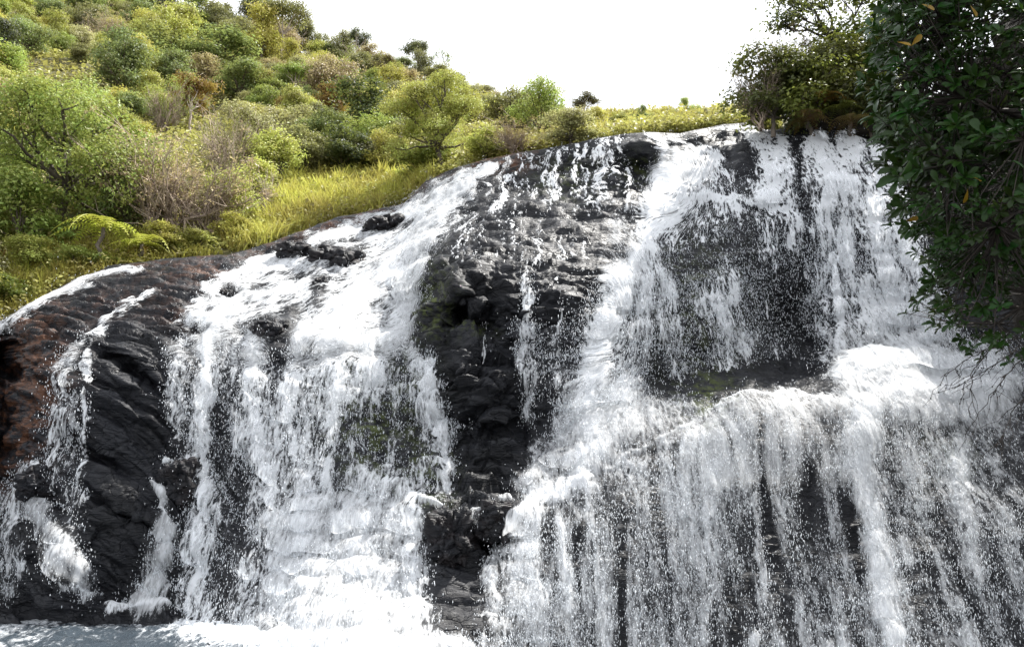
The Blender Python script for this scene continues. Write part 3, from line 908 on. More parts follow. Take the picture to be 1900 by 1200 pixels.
def limb(mb, a, b, r0, r1, rs, seg=6, n=6, wob=0.06):
    t = np.linspace(0, 1, n)[:, None]
    a, b = np.array(a, float), np.array(b, float)
    L = np.linalg.norm(b - a)
    p = a + (b - a) * t + rs.normal(0, wob * L, (n, 3)) * np.sin(np.pi * t) * 0.7
    V, Fq = tube(p, np.linspace(r0, r1, n), seg)
    mb.add(V, Fq)
    return p

def make_trunk(lobes, seed, r=0.03, fork=0.35, base=(0, 0, -0.06), mat=None, twigs=3):
    rs = np.random.RandomState(seed)
    mb = MB()
    L = np.array(lobes, float)
    f = np.array([rs.normal(0, .03), rs.normal(0, .03), fork])
    limb(mb, base, f, r * 1.25, r, rs, 7)
    for l in L:
        p = limb(mb, f - np.array([0, 0, rs.uniform(0, .15) * fork]), l[:3], r * 0.72, r * 0.2, rs, 5)
        for q in range(twigs):
            d = rs.normal(0, 1, 3); d[2] = abs(d[2]) * .8
            d /= np.linalg.norm(d)
            limb(mb, p[rs.randint(3, 6)], l[:3] + d * l[3:] * 0.95, r * 0.26, r * 0.07, rs, 4, 5, .09)
    return mb.mesh('trunk', mat or M_BARK)

def lobes_round(seed, k=7, wide=0.30, r=(0.2, 0.3), zlo=0.25, zhi=0.78):
    rs = np.random.RandomState(seed)
    out = [(rs.normal(0, .05), rs.normal(0, .05), 0.46, 0.28, 0.28, 0.32)]
    for i in range(k + 2):
        a = 2 * math.pi * (i + rs.rand() * 1.3) / (k + 2)
        q = rs.uniform(r[0] * .6, r[1]); h = rs.uniform(zlo, zhi + .1)
        w = wide * rs.uniform(.75, 1.3) * (1.0 - 0.5 * max(0, (h - .5) / .5))
        out.append((math.cos(a) * w, math.sin(a) * w, h, q, q * rs.uniform(.7, 1.2), q * rs.uniform(.5, .9)))
    out.append((rs.normal(0, .13), rs.normal(0, .13), rs.uniform(.78, .9), .16, .16, .14))
    return out
def lobes_umbrella(seed, k=6, z=0.86, t=0.1):
    rs = np.random.RandomState(seed)
    out = []
    for i in range(k):
        a = 2 * math.pi * (i + rs.rand() * .7) / k
        w = rs.uniform(.16, .36)
        q = rs.uniform(.14, .24)
        out.append((math.cos(a) * w, math.sin(a) * w, z + rs.uniform(-.12, .04), q, q, t * rs.uniform(.7, 1.2)))
    out.append((0, 0, z, .25, .25, t))
    return out

KINDS = {}
def kind(name, obj, cat, variants):
    KINDS[name] = (obj, cat, variants)
def variant(lobes, n, size, seed, trunk=True, r=0.03, fork=0.3, fill=.35, leaf=M_LEAF, bark=None, asp=.6, clump=26, twigs=3):
    V, Fq, t = crown(lobes, n, size, seed, fill, asp, clump)
    cm_ = np_mesh('crown', V, Fq, {'tint': ('POINT', t)}, False, leaf)
    return cm_, make_trunk(lobes, seed + 5, r, fork, mat=bark, twigs=twigs)
kind('bush', 'bush', 'bush', [variant(lobes_round(s), 6000, 0.046, s, r=.022, fork=.2) for s in (11, 12, 13, 14)])
kind('tall', 'tree', 'tree', [variant(lobes_round(s, 8, .27, (.17, .25), .4, .85), 6000, 0.044, s, r=.024, fork=.38) for s in (21, 22, 23)])
kind('wide', 'tree', 'tree', [variant(lobes_round(s, 9, .34, (.17, .24), .35, .75), 8000, 0.036, s, r=.022, fork=.3) for s in (31, 32)])
kind('big', 'tree', 'tree', [variant(lobes_round(s, 20, .36, (.14, .22), .12, .84), 34000, 0.0185, s, r=.022, fork=.3, clump=20) for s in (35, 36)])
kind('umbrella', 'umbrella_tree', 'tree', [variant(lobes_umbrella(s), 4200, 0.036, s, r=.02, fork=.5, fill=.9, bark=M_PALE) for s in (41, 42, 43)])
kind('sparse', 'tree', 'tree', [variant(lobes_umbrella(s, 7, .78, .13), 700, 0.03, s, r=.014, fork=.4, fill=1, clump=12) for s in (51, 52)])
def dry_variant(seed, nt_=150, leaves=900, spread=.5, mat=M_TWIG, stems=7):
    rs = np.random.RandomState(seed)
    mb = MB(); tips = []
    for i in range(stems):
        a = 2 * math.pi * (i + rs.rand()) / stems
        f = np.array([math.cos(a) * spread * rs.uniform(.2, .6), math.sin(a) * spread * rs.uniform(.2, .6), rs.uniform(.35, .62)])
        p = limb(mb, (rs.normal(0, .04), rs.normal(0, .04), -.05), f, .017, .009, rs, 5, 7, .08)
        for j in range(nt_ // stems):
            d = np.array([f[0] * 1.1, f[1] * 1.1, .42]) + rs.normal(0, .2, 3)
            e = p[rs.randint(3, 7)] + d * rs.uniform(.25, .75)
            e[2] = min(max(e[2], .1), .99)
            q = limb(mb, p[rs.randint(2, 7)], e, .006, .0022, rs, 3, 5, .1)
            for _ in range(2):
                e2 = e + rs.normal(0, .085, 3) + np.array([0, 0, .04])
                limb(mb, q[3], e2, .0026, .0012, rs, 3, 3, .1); tips.append(e2)
    tips = np.array(tips)
    k = rs.choice(len(tips), leaves)
    c = tips[k] + rs.normal(0, .022, (leaves, 3))
    V, Fq = leaf_quads(c, rs.normal(0, 1, (leaves, 3)) + [0, 0, .6], .022, rs)
    return np_mesh('crown', V, Fq, {'tint': ('POINT', np.repeat(rs.rand(leaves), 4))}, False, M_LEAF), mb.mesh('trunk', mat)
kind('dry', 'dry_shrub', 'shrub', [dry_variant(61, 210, 4200), dry_variant(62, 160, 2800, .5)])
kind('bare', 'bare_tree', 'tree', [dry_variant(71, 60, 260, .45, M_PALE, 4)])

# ------------------------------------------------------------------ the trees one can tell apart, then the crowd between them
G1, G2, G3, G4, G5 = (0.25, 0.31, 0.075), (0.36, 0.375, 0.095), (0.165, 0.21, 0.075), (0.43, 0.40, 0.10), (0.35, 0.33, 0.17)
DKG, OLV, YEL, TAN, PNK = (0.07, 0.08, 0.05), (0.2, 0.195, 0.09), (0.40, 0.36, 0.08), (0.38, 0.30, 0.18), (0.38, 0.28, 0.19)
LAND = [  # kind, variant, u base, v base, width px, height px, colour, label, short name
 ('umbrella',0,312,62,84,66,DKG,'dark flat-topped tree on the skyline, furthest left of those against the sky','leftmost skyline tree'),
 ('tall',1,408,72,74,76,OLV,'tall dark olive tree on the ridge, left of the flat umbrella-crowned one','tall ridge tree'),
 ('umbrella',1,474,80,76,66,DKG,'small flat umbrella-crowned tree on the ridge, overlapping the white-trunked tree','flat ridge tree'),
 ('umbrella',2,526,118,104,92,OLV,'large open-crowned skyline tree with forked white trunk','white-trunked skyline tree'),
 ('dry',0,198,96,84,74,TAN,'pale leafless brown tree high on the upper left slope','pale brown tree'),
 ('umbrella',0,658,138,44,66,DKG,'small lone umbrella tree poking above the middle of the skyline','small lone umbrella tree'),
 ('tall',0,666,158,62,58,OLV,'dark bushy tree just below the small lone umbrella tree','dark bushy tree'),
 ('wide',0,706,160,58,60,(0.13,0.09,0.05),'brownish tree on the skyline between two small umbrella trees','brownish skyline tree'),
 ('umbrella',1,780,158,54,66,DKG,'dark domed umbrella tree at the right end of the high ridge','domed umbrella tree'),
 ('sparse',0,822,168,58,72,G3,'spindly see-through tree with small leaf tufts on the ridge','spindly ridge tree'),
 ('umbrella',2,846,182,36,38,DKG,'tiny dark umbrella tree just above the big bright green bush','tiny umbrella tree'),
 ('sparse',1,1026,232,44,64,G2,'thin feathery tree standing alone above the lower ridge','thin feathery tree'),
 ('umbrella',0,1084,238,58,46,(0.075,0.06,0.05),'small brown umbrella tree on the low skyline above the rock','brown umbrella tree'),
 ('wide',1,942,262,122,102,OLV,'dark olive spreading tree on the skyline right of the big bright bush','olive spreading tree'),
 ('big',1,822,318,190,172,G2,'big rounded bright green bush in the middle of the slope','big bright bush'),
 ('wide',0,372,166,210,104,G3,'broad dark green tree below the tall ridge trees','broad dark tree'),
 ('wide',1,446,190,120,84,G3,'dense dark green tree under the white-trunked skyline tree','dense dark tree'),
 ('bush',2,686,266,150,104,(0.05,0.075,0.03),'bluish dark green bush left of the big bright bush','bluish bush'),
 ('bush',3,632,326,120,92,(0.042,0.06,0.022),'dark bush just above the yellow grass','dark bush'),
 ('tall',2,8,140,64,108,(0.03,0.045,0.02),'very dark tree cut off by the left edge, high up','very dark left-edge tree'),
 ('big',0,112,436,330,345,G1,'largest leafy green tree, filling the left of the slope','largest leafy tree'),
 ('bush',0,40,470,170,150,G1,'leafy green bush at the foot of the largest tree, at the left edge','left-edge bush'),
 ('bush',2,235,440,120,170,G3,'dark green bush wedged between largest tree and bare pinkish shrub','wedged bush'),
 ('dry',1,415,350,140,165,(0.16,0.155,0.06),'feathery grey-green shrub behind the bare pinkish shrub','feathery shrub'),
 ('dry',0,310,452,270,205,PNK,'bare pinkish-brown shrub of tangled twigs beside the grass','pinkish shrub'),
 ('dry',1,385,446,150,150,(0.16,0.14,0.06),'twiggy brown-green shrub at the right side of the pinkish shrub','twiggy shrub'),
 ('bare',0,488,402,86,104,TAN,'slender pale bare tree at the edge of the yellow grass','slender bare tree'),
 ('dry',0,962,296,124,66,(0.24,0.17,0.085),'straw-coloured dry shrub just above the rock lip','straw-coloured shrub'),
 ('bush',0,1060,272,110,60,G5,'pale green bush above the rock lip below the brown umbrella tree','pale lip bush'),
 ('bush',1,780,330,90,66,G1,'low green bush at the end of the yellow grass by the lip','low lip bush'),
 ('bush',3,900,300,90,66,G2,'low yellow-green bush between big bright bush and straw-coloured shrub','low yellow-green bush'),
 ('bush',2,1230,232,52,32,G4,'yellow-green bush rising highest from the low skyline at right','low skyline bush'),
 ('sparse',1,1170,236,36,28,OLV,'tiny thin bush on the low skyline at right','tiny skyline bush'),
]
def plant(kd, vi, loc, w, h, colr, label, group=None, first={}):
    on, cat, var = KINDS[kd]
    cmesh, tmesh = var[vi % len(var)]
    key = (kd, vi % len(var))
    o = thing(on, loc, label, cat, group, rng.rand() * 6.28, (w, w, h))
    o.rotation_euler[0], o.rotation_euler[1] = rng.normal(0, .07), rng.normal(0, .07)
    if key not in first:
        a = link('trunk', tmesh, o); b = link('crown', cmesh, o)
        first[key] = (a, b)
    else:
        pair = []
        for src in first[key]:
            c = src.copy(); COL.objects.link(c); c.parent = o; pair.append(c)
        b = pair[1]
    b.color = tuple(colr) + (1,)
    return o
placed = []
for kd, vi, u, v, w, h, c, lab, short in LAND:
    if kd in ('umbrella', 'sparse') and v < 245: w, h = w * 1.15, h * 1.4
    p = hill_at(u, v)
    sc = px_size(1, p[1], v)
    plant(kd, vi, p, w * sc, h * sc, c, lab)
    placed.append((u, v - h / 2, w, h, short))

def in_poly(u, v, pts):
    ins = False; x2, y2 = pts[-1]
    for x1, y1 in pts:
        if (y1 > v) != (y2 > v) and u < (x2 - x1) * (v - y1) / (y2 - y1) + x1: ins = not ins
        x2, y2 = x1, y1
    return ins
GRASS_POLY = [(395, 462), (470, 405), (520, 345), (610, 322), (800, 326), (790, 345), (750, 380), (560, 428), (480, 458)]
FERN_POLY = [(-60, 620), (-60, 420), (60, 440), (200, 440), (300, 440), (420, 470), (300, 490), (150, 520), (0, 600)]
PAL = [(G1,'green'),(G2,'light green'),(G3,'dark green'),(G4,'yellow-green'),(G5,'greyish green'),(OLV,'olive'),(G2,'light green'),(TAN,'straw-brown'),(G4,'yellow-green'),(G1,'green'),(YEL,'golden green'),((0.2,0.11,0.03),'orange-tinged')]
PW_ = np.array([3, 3, 2.2, 3, 2, 2, 2, .9, 2, 2, .9, .35]); PW_ /= PW_.sum()
crowd = []
tries = 0
while len(crowd) < 250 and tries < 9000:
    tries += 1
    u = rng.uniform(-120, 1400)
    top = np.interp(u, HS_U, HS_V) + 8; bot = np.interp(u, HB_U, HB_V) - 6
    if bot - top < 4: continue
    v = rng.uniform(max(top, -30), bot)
    if in_poly(u, v, GRASS_POLY) or in_poly(u, v, FERN_POLY): continue
    fr = np.clip((v - top) / max(40, bot - top), 0, 1)
    w = rng.uniform(46, 104) * (0.85 + 0.6 * fr)
    if u > 1060: w *= 0.55
    h = w * rng.uniform(0.75, 1.25)
    if any(((u - a) / (0.50 * (w + b_) / 2)) ** 2 + ((v - c_) / (0.27 * (h + d_) / 2)) ** 2 < 1 for a, c_, b_, d_, *_ in crowd): continue
    if any(abs(u - a) < 0.30 * b_ and -0.42 * d_ < v - (c_) < 0.62 * d_ for a, c_, b_, d_, *_ in placed): continue
    ci = rng.choice(len(PAL), p=PW_)
    kd = rng.choice(['bush', 'wide', 'tall', 'dry', 'umbrella'], p=[.36, .26, .24, .06, .08])
    crowd.append((u, v, w, h, ci, kd))
for u in np.arange(225, 1060, 24):
    u = u + rng.uniform(-9, 9)
    w = rng.uniform(40, 72); h = rng.uniform(42, 88) * (0.7 if u > 850 else 1)
    crowd.append((u, np.interp(u, HS_U, HS_V) + rng.uniform(4, 14), w, h, rng.choice([2, 4, 5, 5, 7, 0]), rng.choice(['umbrella', 'tall', 'wide', 'tall', 'dry'], p=[.22, .3, .26, .14, .08])))
labs = {}
recs = []
for u, v, w, h, ci, kd in crowd:
    best = min(placed, key=lambda q: ((u - q[0]) / 1.0) ** 2 + ((v - h / 2 - q[1]) * 1.3) ** 2)
    du, dv = u - best[0], v - h / 2 - best[1]
    ang = math.degrees(math.atan2(-dv * 1.3, du)) % 360
    way = ['right of', 'above and right of', 'above', 'above and left of', 'left of', 'below and left of', 'below', 'below and right of'][int((ang + 22.5) // 45) % 8]
    noun = {'bush': 'bush', 'wide': 'spreading tree', 'tall': 'upright tree', 'dry': 'twiggy shrub', 'umbrella': 'flat-topped tree'}[kd]
    base = '%s %s %s the %s' % (PAL[ci][1], noun, way, best[4])
    recs.append((base, math.hypot(du, dv)))
    labs.setdefault(base, []).append(math.hypot(du, dv))
for (u, v, w, h, ci, kd), (base, dist) in zip(crowd, recs):
    L_ = sorted(labs[base])
    if len(L_) > 1:
        i = L_.index(dist)
        base += ', ' + ('nearest to it' if i == 0 else 'furthest from it' if i == len(L_) - 1 else ['', 'second nearest', 'third nearest', 'fourth nearest'][min(i, 3)])
    p = hill_at(u, v)
    sc = px_size(1, p[1], v)
    j = rng.normal(0, .12)
    c = np.clip(np.array(PAL[ci][0]) * (1 + j), .01, 1)
    plant(kd, rng.randint(8), p - np.array([0, 0, .08 * h * sc]), w * sc, h * sc, c, base, 'trees and bushes crowding the hillside')

# undergrowth between them, and the two grass slopes
def scatter_hill(n, fn, umin, umax, tmax=1.0):
    u = rng.uniform(umin, umax, n); t = rng.rand(n) ** 1.3 * tmax
    P = hill_pt(u, t)
    uu, vv = proj(P)
    k = fn(uu, vv)
    return P[k], uu[k], vv[k]
P, uu, vv = scatter_hill(170000, lambda a, b: b > -60, -200, 1450)
sz = 0.0055 * P[:, 1] * rng.uniform(.6, 1.3, len(P))
lift = fbm(P * .35, 2, 300)
P[:, 2] += np.abs(rng.normal(0, .35, len(P))) + np.clip(lift, 0, 1) * 0.6 * rng.rand(len(P))
V, Fq = leaf_quads(P, np.tile([0, -.3, 1.0], (len(P), 1)), sz, rng, .7)
tint = np.clip(.5 + .5 * fbm(P * .25, 3, 301) + rng.normal(0, .15, len(P)), 0, 1)
o = link('undergrowth', np_mesh('undergrowth', V, Fq, {'tint': ('POINT', np.repeat(tint, 4))}, False, M_LEAF), kind='stuff', label='low leafy undergrowth filling the gaps between trees on the hill', cat='undergrowth')
o.color = (0.31, 0.29, 0.09, 1)

def blades(P, h, w, lean, rs):
    n = len(P)
    a = rs.uniform(0, 6.28, n)
    side = np.stack([np.cos(a), np.sin(a), 0 * a], -1) * (w / 2)[:, None]
    ln = rs.normal(0, lean, (n, 3)); ln[:, 2] = 0
    up = np.array([0, 0, 1.0])
    m_ = P + (up * .55 + ln * .35) * h[:, None]
    t_ = P + (up * .95 + ln) * h[:, None]
    V = np.stack([P - side, P + side, m_ + side * .8, t_ + side * .15, t_ - side * .15, m_ - side * .8], 1).reshape(-1, 3)
    i = (np.arange(n) * 6)[:, None]
    return V, np.concatenate([i + np.array([0, 1, 2, 5]), i + np.array([5, 2, 3, 4])], 0)
def grass(name, label, pts, n, hh, colr, seed, umin, umax, tmax):
    rs = np.random.RandomState(seed)
    u = rs.uniform(umin, umax, n); t = rs.rand(n) * tmax
    P = hill_pt(u, t); uu, vv = proj(P)
    jit = fbm(P * .6, 3, seed + 9)
    k = np.array([in_poly(a + 30 * q, b + 16 * q, pts) for a, b, q in zip(uu, vv, jit)])
    P = P[k]; m = len(P)
    cl = fbm(P * 0.8, 2, seed)
    h = hh * rs.uniform(.5, 1.3, m) * np.clip(1 + cl, .4, 1.9)
    V, Fq = blades(P, h, 0.0016 * P[:, 1] * rs.uniform(.7, 1.4, m), .35, rs)
    tn = np.clip(.5 + .45 * fbm(P * .5, 3, seed + 3) + rs.normal(0, .16, m), 0, 1)
    o = link(name, np_mesh(name, V, Fq, {'tint': ('POINT', np.repeat(tn, 6))}, False, M_GRASS), kind='stuff', label=label, cat='grass')
    o.color = tuple(colr) + (1,)
grass('grass', 'tall yellow-green grass sloping down to the left cascade', GRASS_POLY, 80000, 0.62, (0.44, 0.41, 0.10), 401, 380, 820, .35)
grass('grass', 'low golden grass along the skyline above the rock lip', [(1060, 262), (1070, 215), (1200, 205), (1400, 200), (1400, 232), (1280, 244), (1150, 252)], 26000, 0.6, (0.42, 0.37, 0.1), 402, 1050, 1410, 1)
grass('grass', 'rough orange and green grass on the slope above the left rock', FERN_POLY, 100000, 0.42, (0.35, 0.32, 0.07), 403, -80, 430, .4)

# ------------------------------------------------------------------ ferns
def frond(mb, base, az, L, rise, rs, wid=.17, n=16):
    t = np.linspace(0, 1, n)
    d = np.array([math.cos(az), math.sin(az), 0])
    p = np.array(base) + d * (L * t ** 1.05)[:, None] * .92 + np.array([0, 0, 1.0]) * (L * (rise * t - (rise + .28) * t ** 2.2))[:, None]
    mb.add(*tube(p, np.linspace(.014, .004, n) * L, 4), .35)
    sd = np.array([-d[1], d[0], 0])
    tint = rs.uniform(.35, .75)
    for i in range(2, n):
        wl = L * wid * math.sin(math.pi * (0.12 + .88 * t[i]) ** .8) * 1.25 + .02 * L
        step = L / n * .62
        fw = (p[i] - p[i - 1]); fw /= np.linalg.norm(fw)
        for s in (-1, 1):
            tip = p[i] + sd * s * wl + fw * wl * .25 - np.array([0, 0, wl * .22])
            mid = p[i] + sd * s * wl * .5 + fw * wl * .1
            V = np.array([p[i] - fw * step * .3, p[i] + fw * step * .5, mid + fw * step * .42, tip, mid - fw * step * .42])
            mb.add(V[[0, 1, 2, 4]], np.array([[0, 1, 2, 3]]), tint + rs.normal(0, .07))
            mb.add(V[[4, 2, 3, 3]] + np.array([[0, 0, 0], [0, 0, 0], [0, 0, 0], [0, 0, -1e-3]]), np.array([[0, 1, 2, 3]]), tint + rs.normal(0, .07))
def fern(u, v, hpx, lpx, label, colr, seed, nf=11, on=None, p=None):
    rs = np.random.RandomState(seed)
    p = hill_at(u, v) if p is None else p
    sc = px_size(1, p[1], v)
    th = hpx * sc; L = lpx * sc
    o = thing('tree_fern' if th > .6 else 'fern', p, label, 'fern')
    mb = MB()
    if th > .3:
        tb = MB(); limb(tb, (0, 0, -.1), (rs.normal(0, .05), rs.normal(0, .05), th), .09, .07, rs, 8)
        link('trunk', tb.mesh('trunk', M_BARK), o)
    for i in range(nf):
        frond(mb, (0, 0, th), 2 * math.pi * (i + rs.rand() * .6) / nf, L * rs.uniform(.8, 1.12), rs.uniform(.3, .95), rs)
    q = link('fronds', mb.mesh('fronds', M_LEAF, False), o); q.color = tuple(colr) + (1,)
FG = (0.42, 0.46, 0.06)
fern(182, 498, 78, 84, 'tall bright tree fern with arching fronds at the foot of the pinkish shrub', FG, 1, 10)
fern(262, 486, 34, 64, 'smaller yellow-green fern just right of the tall tree fern', FG, 2, 10)
fern(205, 496, 14, 44, 'low green fern below and between the two bright ferns', (0.10, 0.16, 0.02), 3, 9)
fern(268, 476, 6, 42, 'orange-tipped fern at the rock edge right of the bright ferns', (0.22, 0.13, 0.02), 4, 9)
fern(100, 505, 5, 40, 'green fern low on the slope left of the tall tree fern', (0.10, 0.16, 0.02), 5, 9)
fern(55, 532, 5, 42, 'bright fern low at the left, close to the white side stream', (0.15, 0.19, 0.02), 6, 9)
fern(330, 468, 6, 40, 'small fern at the foot of the pinkish shrub by the rock', (0.15, 0.18, 0.02), 7, 9)
fern(20, 480, 8, 44, 'rust-orange fern at the left edge below the leafy bush', (0.22, 0.10, 0.02), 8, 9)
for k, (u, v, w, h, c, lab) in enumerate([
  (60, 500, 90, 62, G2, 'low light green shrub on the lower left slope above the ferns'),
  (140, 500, 80, 50, G1, 'low leafy shrub behind the foot of the tall tree fern'),
  (10, 560, 80, 50, (0.1, 0.14, 0.02), 'low green shrub at the left edge just above the side stream'),
  (300, 470, 80, 60, G4, 'low yellow-green shrub between the ferns and the pinkish shrub'),
  (430, 452, 70, 50, G4, 'low yellow-green shrub at the lower end of the tall grass'),
  (370, 464, 60, 36, G2, 'small light green shrub on the rock edge below the twiggy shrub')]):
    p = hill_at(u, v); sc = px_size(1, p[1], v)
    plant('bush', k, p, w * sc, h * sc, c, lab)

# ------------------------------------------------------------------ rock bank with shrubs above the right fall
def blob(center, rad, seed, amp=.25, res=60, freq=.8, under=True):
    th, ph = np.meshgrid(np.linspace(0.001, math.pi - .001, res), np.linspace(0, 2 * math.pi, res * 2, endpoint=True), indexing='ij')
    d = np.stack([np.sin(th) * np.cos(ph), np.sin(th) * np.sin(ph), np.cos(th)], -1)
    P = np.array(center) + d * np.array(rad)
    n = fbm(P * freq, 4, seed)
    f1_, f2_, ci_, of_ = voronoi(P * freq * .9, seed)
    P = P + d * (amp * (n + (ci_ - .5) * .8 - .6 * (1 - sstep(0, .12, f2_ - f1_))))[..., None]
    return P.reshape(-1, 3), grid_faces(*P.shape[:2])[:, ::-1]
bc = unproj(1630, 262, 30.6)
V, Fq = blob(bc, (4.4, 3.2, 1.2), 9, .3)
link('bank', np_mesh('bank', V, Fq, {'tint': ('POINT', np.zeros(len(V)))}, True, M_EARTH), kind='structure')
RB = [  # shrubs on it
 ('bush',0,1435,240,160,150,(0.06,0.07,0.02),'dark bushy shrub overhanging the lip at the left end of the rock bank'),
 ('bush',1,1510,242,170,165,(0.10,0.12,0.018),'green shrub in the middle of the rock bank above the right fall'),
 ('bush',2,1575,250,170,170,(0.06,0.065,0.02),'dark shrub on the rock bank next to the big glossy tree'),
 ('bush',3,1545,200,190,135,(0.13,0.145,0.02),'yellowish green shrub high on the rock bank beneath the small dark tree'),
 ('bush',0,1615,190,170,150,(0.08,0.11,0.018),'green shrub behind the edge of the big glossy tree'),
 ('bush',2,1470,200,100,80,(0.16,0.095,0.035),'reddish green shrub on the upper left shoulder of the rock bank'),
 ('bush',1,1620,262,120,110,(0.05,0.06,0.016),'dark low shrub at the lip, half behind the big glossy tree'),
 ('dry',0,1410,228,110,140,(0.08,0.065,0.035),'thin twiggy shrub leaning out at the outer edge of the rock bank'),
 ('dry',1,1465,175,120,140,(0.11,0.08,0.05),'reddish twiggy shrub standing out against the sky on the bank'),
]
for kd, vi, u, v, w, h, c, lab in RB:
    p = unproj(u, v + 6, 28.3 if v > 220 else 29.3); sc = px_size(1, p[1], v)
    plant(kd, vi, p, w * sc, h * sc, c, lab)
for k, (u, v, Y, L, c, lab) in enumerate([
  (1470, 205, 27.9, 52, (0.11, 0.14, 0.015), 'green fern draped over the left part of the rock bank'),
  (1530, 190, 27.8, 56, (0.20, 0.11, 0.015), 'orange-brown fern in the middle of the rock bank'),
  (1500, 222, 27.6, 46, (0.11, 0.06, 0.015), 'rusty fern hanging just above the lip of the right fall'),
  (1560, 205, 27.6, 50, (0.10, 0.12, 0.015), 'dull green fern on the bank left of the big glossy tree'),
  (1580, 226, 27.4, 44, (0.10, 0.06, 0.015), 'rust-brown fern hanging at the right end of the bank'),
  (1545, 145, 28.6, 46, (0.17, 0.15, 0.015), 'yellow fern high on the bank at the foot of the small dark tree'),
  (1600, 110, 28.8, 44, (0.1, 0.14, 0.015), 'green fern highest on the bank beside the small dark trunk')]):
    fern(u, v, 2, L * 1.1, lab, c, 20 + k, 8, p=unproj(u, v, Y - .1))
# small dark tree on the bank
tp = unproj(1578, 190, 29.2); sc = px_size(1, 29.2, 100)
tl = [(-.30, .05, .78, .17, .14, .10), (-.42, -.05, .62, .14, .12, .08), (-.12, .1, .93, .18, .16, .08), (.12, 0, .88, .2, .18, .1), (.3, .05, .72, .16, .14, .1), (-.2, -.1, .55, .1, .1, .06), (-.36, 0, .9, .13, .12, .07)]
V, Fq, t = crown(tl, 3000, .026, 77, 1.0, .6, 12)
o = thing('tree', tp, 'small dark tree with angular branches on the rock bank against the white sky', 'tree', None, 0, (270 * sc, 270 * sc, 245 * sc))
link('trunk', make_trunk(tl, 78, .02, .46, mat=M_DARKBARK, twigs=9), o)
q = link('crown', np_mesh('crown', V, Fq, {'tint': ('POINT', t)}, False, M_LEAF), o); q.color = (0.045, 0.06, 0.02, 1)

# ------------------------------------------------------------------ shaded bank and the big glossy tree at the right
V, Fq = blob(unproj(2310, 300, 15.5), (5.2, 3.6, 5.6), 31, .5, 80, .7)  # bank raised so its dark earth stands in for deep shade behind leaves
link('bank', np_mesh('bank', V, Fq, {'tint': ('POINT', np.zeros(len(V)))}, True, M_EARTH), kind='structure')

OUT_V = [-420, -60, 0, 50, 110, 200, 260, 310, 350, 400, 470, 520, 560, 600, 640, 680]
OUT_U = [1700, 1668, 1652, 1628, 1640, 1622, 1640, 1620, 1655, 1680, 1715, 1735, 1705, 1700, 1760, 1850]
rs = np.random.RandomState(99)
tw, lf = MB(), MB()
root = unproj(2230, 760, 11.5)
trunk_top = unproj(2120, 260, 11.2)
o = thing('glossy_tree', root, 'large dark tree with glossy leaf rosettes overhanging the falls at the right', 'tree')
base = np.array(root)
def rel(p): return np.asarray(p) - base
stem = MB()
limb(stem, rel(root - np.array([0, 0, 2.5])), rel(trunk_top), .26, .17, rs, 10, 10, .03)
anchors = []
for (u, v, Y) in [(1760, 60, 9.6), (1800, 180, 9.0), (1770, 300, 9.2), (1850, 420, 9.5), (1800, 500, 10.5), (1880, -60, 9.5), (1900, 260, 8.6), (1950, 120, 10.2), (1720, 140, 10.5), (1760, 420, 10.8), (1850, 600, 11), (1900, -250, 10), (2050, -150, 9), (2050, 350, 9), (1780, -300, 11)]:
    e = unproj(u, v, Y)
    p = limb(stem, rel(trunk_top + np.array([0, 0, rs.uniform(-1.2, .6)])), rel(e), .085, .02, rs, 6, 9, .05)
    anchors.append(p)
AN = np.concatenate([a[3:] for a in anchors])
nros = 0
LV = np.array([(0, 0, 0), (.22, .07, .015), (.5, .17, .03), (.76, .2, .015), (.93, .11, -.03), (1.0, 0, -.08), (.93, -.11, -.03), (.76, -.2, .015), (.5, -.17, .03), (.22, -.07, .015), (.5, 0, -.015), (.78, 0, -.03)])
LF = np.array([(0, 10, 1), (1, 10, 2), (2, 10, 11), (2, 11, 3), (3, 11, 4), (4, 11, 5), (5, 11, 6), (6, 11, 7), (7, 11, 8), (8, 11, 10), (8, 10, 9), (9, 10, 0)])
